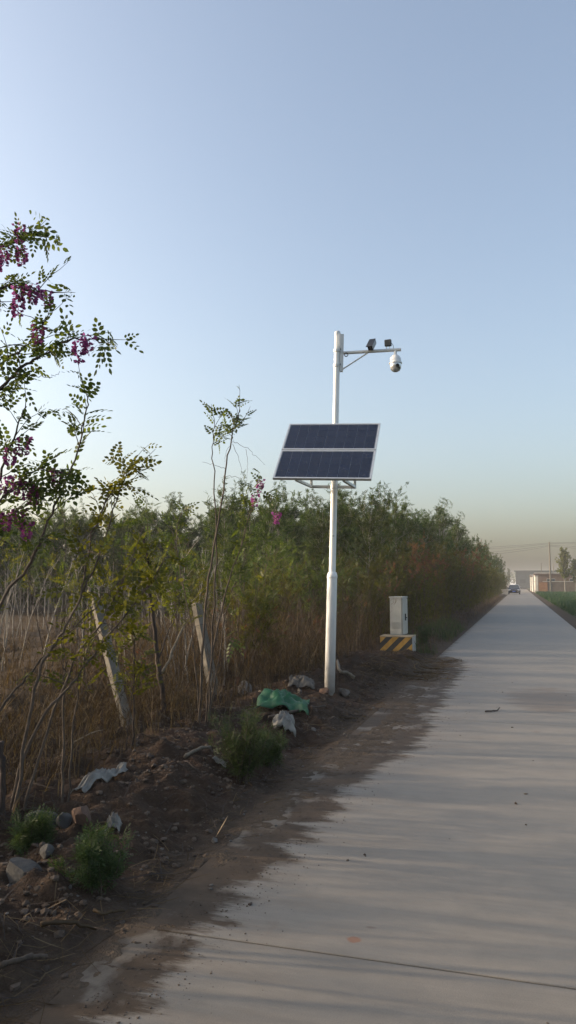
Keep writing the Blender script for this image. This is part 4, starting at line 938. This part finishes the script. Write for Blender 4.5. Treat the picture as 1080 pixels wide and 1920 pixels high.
# clods, straw and twigs littering the verge
lr = np.random.default_rng(77)
ico = bmesh.new(); bmesh.ops.create_icosphere(ico, subdivisions=1, radius=1.0); IV = np.array([v.co[:] for v in ico.verts]); IF = [[v.index for v in f.verts] for f in ico.faces]; ico.free()
def scatter_clods(n, area, smin, smax, keep):
    x = lr.uniform(area[0], area[1], n); y = area[2] + (area[3] - area[2]) * lr.uniform(0, 1, n) ** 1.4; k = keep(x, y); x, y = x[k], y[k]; n = len(x)
    s = smin + (smax - smin) * lr.uniform(0, 1, n) ** 3.5
    V = IV[None] * (1 + .55 * (lr.uniform(0, 1, (n, len(IV), 1)) - .5)) * s[:, None, None] * np.stack([lr.uniform(.7, 1.3, n), lr.uniform(.7, 1.3, n), lr.uniform(.45, .85, n)], 1)[:, None, :]
    V = V + np.stack([x, y, np.maximum(gh(x, y), np.where((x > XL) & (x < XR), 0.0, -9)) + s * .2], 1)[:, None, :]
    return Geo().add(V.reshape(-1, 3), (np.asarray(IF)[None] + (np.arange(n) * len(IV))[:, None, None]).reshape(-1, 3))
tag(scatter_clods(14000, (-4.2, -1.75, 2.0, 18), .004, .026, lambda x, y: lr.uniform(0, 1, len(x)) < sstep(-1.7, -2.2, x) * sstep(.3, .6, fbm(x * 1.5, y * 1.5, 33, 3)) + .08).obj('loose_clods', CLOD), 'loose crumbly earth clods over the verge', 'clods', kind='stuff')
tag(scatter_clods(900, (-2.9, -1.6, 2.0, 18), .003, .014, lambda x, y: lr.uniform(0, 1, len(x)) < .6).obj('gravel', STONE), 'scattered pale gravel at the slab edge', 'gravel', kind='stuff')
tag(scatter_clods(420, (-1.6, 1.8, 2.0, 16), .003, .017, lambda x, y: lr.uniform(0, 1, len(x)) < .25 + .5 * sstep(-.9, -1.6, x)).obj('road_crumbs', CLOD), 'tiny dark crumbs of earth lying on the road', 'crumbs', kind='stuff')
def edge_crumbs(n):
    y = 2.0 + 16 * lr.uniform(0, 1, n) ** 1.5; x = dirt_edge(y) - .25 + np.abs(lr.normal(0, .20, n)); s = .0015 + .0045 * lr.uniform(0, 1, n) ** 4
    V = IV[None] * (1 + .6 * (lr.uniform(0, 1, (n, len(IV), 1)) - .5)) * s[:, None, None] * np.array([1, 1, .6]) + np.stack([x, y, np.maximum(gh(x, y), 0) + s * .25], 1)[:, None, :]
    return Geo().add(V.reshape(-1, 3), (np.asarray(IF)[None] + (np.arange(n) * len(IV))[:, None, None]).reshape(-1, 3))
tag(edge_crumbs(5000).obj('soil_crumbs', CLOD), 'fine soil crumbs strewn over the left edge of the slabs', 'crumbs', kind='stuff')
def straw(n, area, l, w, keep):
    x = lr.uniform(area[0], area[1], n); y = area[2] + (area[3] - area[2]) * lr.uniform(0, 1, n) ** 1.3; k = keep(x, y); x, y = x[k], y[k]; n = len(x)
    a = lr.normal(.9, .8, n); L = lr.uniform(*l, n); g = Geo(); D = np.stack([np.cos(a), np.sin(a)], 1) * L[:, None] / 2
    pts = []
    for t in (-1, 0, 1):
        X = x + D[:, 0] * t + (lr.normal(0, .1, n) * L if t == 0 else 0); Yv = y + D[:, 1] * t
        pts.append(np.stack([X, Yv, np.maximum(gh(X, Yv), np.where((X > XL) & (X < XR), 0., -9)) + .006 + np.abs(lr.normal(0, .018, n))], 1))
    S = np.stack([-np.sin(a), np.cos(a), lr.normal(0, .5, n)], 1) * (lr.uniform(*w, n) / 2)[:, None]
    V = np.stack([pts[0] - S, pts[0] + S, pts[1] - S, pts[1] + S, pts[2] - S * .4, pts[2] + S * .4], 1); i = np.arange(n)[:, None] * 6
    g.add(V.reshape(-1, 3), np.concatenate([i, i + 1, i + 3, i + 2], 1)); g.f.append(np.concatenate([i + 2, i + 3, i + 5, i + 4], 1)); return g
kp = lambda x, y: lr.uniform(0, 1, len(x)) < sstep(-1.62, -2.0, x) * sstep(.36, .62, fbm(x * 1.2 + 5, y * 1.2, 44, 3)) + .04
g = straw(5200, (-4.2, -1.6, 2.0, 18), (.05, .28), (.002, .006), kp)
b = straw(900, (-2.7, -1.0, 13.0, 16.8), (.15, .6), (.004, .014), lambda x, y: lr.uniform(0, 1, len(x)) < sstep(-1.0, -1.6, x) * .8); off = g.n; g.v += b.v; g.f += [f + off for f in b.f]; g.n += b.n
b = straw(170, (-2.2, -1.78, 2.0, 4.4), (.08, .3), (.002, .006), lambda x, y: lr.uniform(0, 1, len(x)) < .8); off = g.n; g.v += b.v; g.f += [f + off for f in b.f]; g.n += b.n
tag(g.obj('straw_litter', STRAW), 'dry straw and broken stalks littering the verge', 'straw', kind='stuff')
tag(straw(4500, (-4.2, -1.9, 2.0, 18), (.08, .35), (.003, .008), kp).obj('twig_litter', DARKBARK), 'dark twigs scattered over the verge earth', 'twigs', kind='stuff')

# ------------------------------------------------------------------ cars far down the road
CARB = simple('dark_blue_car_paint', (0.010, 0.012, 0.022), (0.016, 0.018, 0.032), 3, 0.22)
CARS = simple('silver_car_paint', (0.30, 0.33, 0.36), (0.38, 0.41, 0.44), 3, 0.28, 0.3)
CGL = simple('car_glass', (0.04, 0.05, 0.06), (0.06, 0.07, 0.08), 3, 0.06)
TYRE = simple('tyre', (0.012, 0.012, 0.012), (0.022, 0.022, 0.022), 20, 0.9)
RIM = simple('rim', (0.35, 0.36, 0.37), (0.5, 0.5, 0.5), 8, 0.35, 0.7)
HLAMP = simple('headlamp', (0.55, 0.57, 0.6), (0.75, 0.76, 0.78), 5, 0.1)
PLATE = simple('plate_blue', (0.03, 0.08, 0.35), (0.04, 0.10, 0.42), 5, 0.4)
def loft(sections):
    g = Geo(); n = len(sections[0]); V = np.concatenate([np.asarray(s) for s in sections]); q = []
    for i in range(len(sections) - 1):
        for j in range(n): q.append([i * n + j, i * n + (j + 1) % n, (i + 1) * n + (j + 1) % n, (i + 1) * n + j])
    g.add(V, q); g.f.append(np.array([list(range(n))])); g.f.append(np.array([[(len(sections) - 1) * n + j for j in range(n)][::-1]])); return g
def car(loc, paint, label):
    """front toward -Y"""
    t = thing('car', loc, label, 'car')
    def sec(y, hw, zb, zt, r=.1):
        return [(-hw + r, y, zb), (hw - r, y, zb), (hw, y, zb + r), (hw + .01, y, (zb + zt) / 2), (hw - .03, y, zt - r * .6), (hw - .18, y, zt), (-hw + .18, y, zt), (-hw + .03, y, zt - r * .6), (-hw - .01, y, (zb + zt) / 2), (-hw, y, zb + r)]
    b = loft([sec(-2.25, .74, .30, .66), sec(-2.12, .86, .22, .78), sec(-1.6, .90, .20, .88), sec(-.9, .91, .18, .96), (sec(.9, .91, .18, .97)), sec(1.9, .89, .20, 1.0), sec(2.2, .82, .26, .92), sec(2.28, .74, .34, .80)]).obj('body', paint, t, True)
    def cab(y, hb, ht, zb, zt): return [(-hb, y, zb), (hb, y, zb), (ht, y, zt), (-ht, y, zt)]
    c = loft([[(-.80, -1.0, .93), (.80, -1.0, .93), (.78, -.98, .95), (-.78, -.98, .95)], [(-.84, -.25, .94), (.84, -.25, .94), (.60, -.25, 1.41), (-.60, -.25, 1.41)], [(-.84, .9, .95), (.84, .9, .95), (.60, .9, 1.42), (-.60, .9, 1.42)], [(-.78, 1.85, .97), (.78, 1.85, .97), (.74, 1.83, .99), (-.74, 1.83, .99)]]).obj('window_glass', CGL, t)
    loft([[(-.62, -.30, 1.385), (.62, -.30, 1.385), (.58, -.30, 1.42), (-.58, -.30, 1.42)], [(-.63, .2, 1.40), (.63, .2, 1.40), (.57, .2, 1.46), (-.57, .2, 1.46)], [(-.62, .98, 1.39), (.62, .98, 1.39), (.57, .98, 1.43), (-.57, .98, 1.43)]]).obj('roof', paint, t)
    for s in (-1, 1):
        Geo().tube([(s * .81, -1.02, .94), (s * .605, -.26, 1.41)], .035, 6).obj('pillar', paint, t)
        Geo().tube([(s * .79, 1.84, .97), (s * .605, .92, 1.42)], .04, 6).obj('pillar', paint, t)
        bevel(Geo().box((s * 1.0, -.72, 1.0), (.20, .12, .13)).obj('mirror', paint, t), .03)
        bevel(Geo().box((s * .66, -2.16, .68), (.34, .16, .14)).obj('headlight', HLAMP, t), .04)
        for y in (-1.42, 1.38):
            w = Geo().tube([(s * .72, y, .32), (s * .92, y, .32)], .32, 22).obj('wheel', TYRE, t); Geo().tube([(s * .90, y, .32), (s * .93, y, .32)], .20, 16).obj('rim', RIM, w)
    bevel(Geo().box((0, -2.235, .60), (.72, .06, .13)).obj('grille', BLACKP, t), .02); bevel(Geo().box((0, -2.20, .36), (1.2, .10, .14)).obj('lower_intake', BLACKP, t), .02)
    Geo().box((0, -2.285, .47), (.44, .02, .14)).obj('number_plate', PLATE, t); return t
p = dep(964, 1112, 122); car((p[0], p[1], 0), CARB, 'dark blue car coming along the concrete road')
p = dep(966.5, 1108, 150); c2 = car((p[0], p[1], 0), CARS, 'pale silver car following behind the dark blue car')

# ------------------------------------------------------------------ houses at the end of the wheat
PLAS = simple('pale_plaster', (0.52, 0.47, 0.40), (0.66, 0.61, 0.54), 1.2, 0.9, bmp=0.2)
BRK = simple('brown_brick_wall', (0.15, 0.095, 0.065), (0.23, 0.15, 0.105), 1.5, 0.9, bmp=0.3)
BRKD = simple('grey_brown_wall', (0.10, 0.078, 0.062), (0.16, 0.125, 0.10), 1.4, 0.9, bmp=0.3)
ROOFT = simple('roof_tile', (0.13, 0.085, 0.065), (0.20, 0.14, 0.11), 2, 0.85)
DOORR = simple('rusty_door', (0.24, 0.11, 0.05), (0.34, 0.17, 0.08), 3, 0.7)
GRYW = simple('far_grey_wall', (0.045, 0.056, 0.060), (0.070, 0.082, 0.086), 1, 0.85)
COPE = simple('coping', (0.34, 0.32, 0.29), (0.44, 0.42, 0.38), 2, 0.9)
def part(par, nm, c, s, m, bev=0):
    o = Geo().box(c, s).obj(nm, m, par)
    if bev: bevel(o, bev)
    return o
def house(loc, W, D, H, label, wall, yardh=2.0, yardd=6.0, nwin=4):
    """front (south) toward -Y, road side (west) at x=0; a walled yard in front"""
    t = thing('farm_house', loc, label, 'house')
    part(t, 'wall', (W / 2, D / 2, H / 2 - .2), (W, D, H + .4), wall)
    part(t, 'side_wall', (-.03, D / 2, H / 2 - .2), (.06, D, H + .38), PLAS)
    r = part(t, 'roof', (W / 2, D / 2, H + .13), (W + .5, D + .5, .26), ROOFT); part(r, 'parapet', (W / 2, -.2, H + .36), (W + .4, .14, .22), COPE); part(r, 'chimney', (W * .7, D * .6, H + .7), (.5, .5, 1.0), wall)
    for i in range(nwin):
        x = W * (i + .7) / nwin
        wd = part(t, 'window', (x, -.03, H * .58), (1.5, .10, 1.4), COPE); part(wd, 'pane', (x - .36, -.09, H * .58), (.62, .04, 1.2), CGL); part(wd, 'pane', (x + .36, -.09, H * .58), (.62, .04, 1.2), CGL)
    yw = part(t, 'yard_wall', (W / 2 + .6, -yardd, yardh / 2 - .2), (W - 1.2, .24, yardh + .4), BRKD); part(yw, 'coping', (W / 2 + .6, -yardd, yardh + .05), (W - 1.1, .40, .12), COPE)
    sw_ = part(t, 'yard_side_wall', (.0, -yardd / 2, yardh / 2 - .2), (.24, yardd - .3, yardh + .4), PLAS); part(sw_, 'coping', (.0, -yardd / 2, yardh + .05), (.38, yardd - .28, .12), COPE)
    gp = part(t, 'gate_pier', (.12, -yardd, yardh / 2 + .3), (.5, .5, yardh + 1.4), PLAS); part(gp, 'pier_cap', (.12, -yardd, yardh + 1.05), (.66, .66, .14), COPE)
    d = part(t, 'yard_door', (1.25, -yardd - .16, .95), (1.5, .12, 1.9), DOORR)
    part(d, 'door_leaf', (.88, -yardd - .24, .95), (.66, .05, 1.8), DOORR); part(d, 'door_leaf', (1.62, -yardd - .24, .95), (.66, .05, 1.8), DOORR)
    return t
hx = dep(1004, 1100, 148)
house((2.75, 152, 0), 16, 7, 3.3, 'brown brick farm house with walled yard at the end of the wheat', BRK)
house((2.6, 172, 0), 14, 7, 3.1, 'pale plastered farm house second along the road', PLAS, 2.2, 5)
house((2.5, 196, 0), 14, 7, 3.4, 'pale plastered farm house third along the road', PLAS, 2.2, 5)
house((18.8, 158, 0), 16, 7, 3.2, 'long brown brick farm house behind the poplars', BRK, 2.0, 6)
big = thing('long_grey_building', (-1.5, 250, 0), 'long dark grey flat roofed building behind the farm houses', 'building')
part(big, 'wall', (10, 6, 3.0), (26, 12, 6.6), GRYW); rr_ = part(big, 'roof', (10, 6, 6.45), (27, 13, .3), GRYW)
for i in range(6): part(big, 'window', (-.5 + i * 4.0, -.05, 2.6), (2.0, .14, 1.5), CGL)
big.location = (1.5, 300, 0)
blk = dep(947, 1110, 118)
bw_ = thing('low_concrete_parapet', (blk[0], blk[1], 0), 'low pale concrete parapet on the left side of the road near the cars', 'parapet')
part(bw_, 'wall', (0, 0, .30), (.9, 2.2, .8), PLC, .03); part(bw_, 'cap', (0, 0, .74), (1.05, 2.35, .10), COPE, .02)

# ------------------------------------------------------------------ utility poles and wires
def upole(p, H, label, arm=True, r=.17):
    t = thing('utility_pole', p, label, 'utility pole')
    Geo().tube([(0, 0, -.3), (0, 0, H)], [r, r * .68], 12).obj('shaft', POSTC, t)
    if arm:
        part(t, 'crossarm', (0, -.08, H - .35), (1.5, .08, .08), GALV)
        for s in (-.68, 0, .68): Geo().lathe([(.03, 0), (.05, .04), (.03, .07), (.05, .11), (.02, .16)], (s, -.08, H - .31), 10).obj('insulator', WHITEP, t)
    return t
up = dep(1033, 1112, 135); upole((up[0], up[1], 0), 8.95, 'concrete utility pole at the edge of the wheat field', False)
ux, uy = up[0], up[1]
L2 = dep(760, 1100, 170); R2 = dep(1500, 1100, 105)
upole((L2[0], L2[1], 0), 9.3, 'concrete utility pole hidden behind the nursery trees', True); upole((R2[0], R2[1], 0), 9.0, 'concrete utility pole out in the wheat field', True)
for k, (dz, sag) in enumerate([(.05, .30), (.20, .5), (.45, .9), (.62, 1.2)]):
    g = Geo()
    for E_, hh_ in ((L2, 9.2), (R2, 8.9)):
        A = np.array([ux, uy, 8.85 - dz]); B = np.array([E_[0], E_[1], hh_ - dz]); t = np.linspace(0, 1, 24)[:, None]
        P = A * (1 - t) + B * t; P[:, 2] -= (sag * 4 * t * (1 - t))[:, 0]; g.tube(P, .020, 4, False)
    tag(g.obj('overhead_wire', BLACKP, None, False, (ux, uy, 8.85 - dz)), 'thin overhead wire sagging between the utility poles', 'wire', 'overhead wires')
for px, d in ((1016, 200), (1039, 200)):
    p = dep(px, 1100, d); upole((p[0], p[1], 0), 7.0, 'thin bare pole rising behind the farm house roofs', False, .14)['group'] = 'thin poles behind the houses'

# ------------------------------------------------------------------ far trees
def poplar(seed, H, wid, bare):
    r = np.random.default_rng(seed); w = Geo(); g = Geo(); tr = wander(r, (0, 0, -.2), (0, 0, 1), H * .97, 8, .02, .05); w.tube(tr, np.linspace(.11, .015, 9), 7, False)
    tm = leaf_template(1, .10, .17, .12)
    for i in range(90):
        t = r.uniform(bare, .97); q, _ = along(tr, t); a = r.uniform(0, 6.28); L = wid * (1.25 - t) * r.uniform(.5, 1.15)
        b = wander(r, q[0], (math.cos(a) * .75, math.sin(a) * .75, 1), L, 4, .08, .10); w.tube(b, np.linspace(.018, .004, 5), 3, False); leaf_sprays(r, g, tm, b, .1, 22, 1.0, .9, .9, .1)
    return w, g
for k, (px, D, H, wid, lab) in enumerate([(1060, 128, 7.4, 3.3, 'slim bright green poplar beside the utility pole'), (1079, 134, 5.8, 2.6, 'smaller dark poplar right of the slim poplar')]):
    p = dep(px, 1110, D); w, g = poplar(600 + k, H, wid, .30); t = thing('poplar_tree', (p[0], p[1], 0), lab, 'tree'); w.obj('trunk', BARKG, t); g.obj('crown', LEAF_Y if k == 0 else LEAF_B, t)
FT = []
for k in range(3):
    w, g = poplar(620 + k, 9, 2.6, .25); FT.append(plant_proto('roadside_tree', [('trunk', w, BARKG), ('crown', g, LEAF_B)], 'hazy far tree in the row where the road disappears', 'tree', 'far trees along the road end'))
fr2 = np.random.default_rng(4)
for k in range(34):
    Y = 150 + k * 11 if k < 17 else 240 + (k - 17) * 14; X = (-4.2 - fr2.uniform(0, 1.5) - (Y - 150) * .012) if k < 17 else fr2.uniform(-26, -8)
    place(FT[fr2.integers(3)], X, Y, fr2.uniform(.55, .85), fr2.uniform(0, 6.28))

# the far line of trees closing the plain
fw = np.random.default_rng(21); nL = 26000; fa = fw.uniform(-1.25, 1.25, nL); fd = fw.uniform(560, 680, nL); top_h = 7 + 5 * fbm(fa * 90, fa * 0, 19, 3)
fz = top_h * fw.uniform(0, 1, nL) ** .75; FP = np.stack([np.sin(fa) * fd, np.cos(fa) * fd, fz], 1); fg = Geo()
inst(fg, (np.array([(0, 0, 0), (.5, .5, .15), (1, 0, 0), (.5, -.5, .15)]) * 1.9, [[0, 1, 2, 3]]), FP, fw.normal(0, 1, (nL, 3)), fw.uniform(.6, 1.5, nL), fw, 1.5)
tag(fg.obj('far_wood', LEAF_B), 'hazy far belt of trees on the horizon', 'wood', kind='stuff')
for k in range(12): place(FT[fr2.integers(3)], -3.5 - fr2.uniform(0, 9), 240 + k * 7, fr2.uniform(.6, .9), fr2.uniform(0, 6.28))

# prototypes that were never set down
for o in [o for o in bpy.data.objects if o.parent is None and o.type in ('EMPTY', 'MESH') and 'group' in o.keys() and o.location.length < 1e-6 and o.name not in used_proto]:
    if o.name.split('.')[0] in ('overhead_wire', 'utility_pole'): continue
    for c in list(o.children): bpy.data.objects.remove(c)
    bpy.data.objects.remove(o)

# ------------------------------------------------------------------ haze: one box of even, thin air round everything
hz = Geo().box((0, 600, 5.0), (5800, 7600, 12.4)).obj('haze', mat_haze()); tag(hz, 'thin evening haze in the air over the fields', 'haze', kind='stuff')
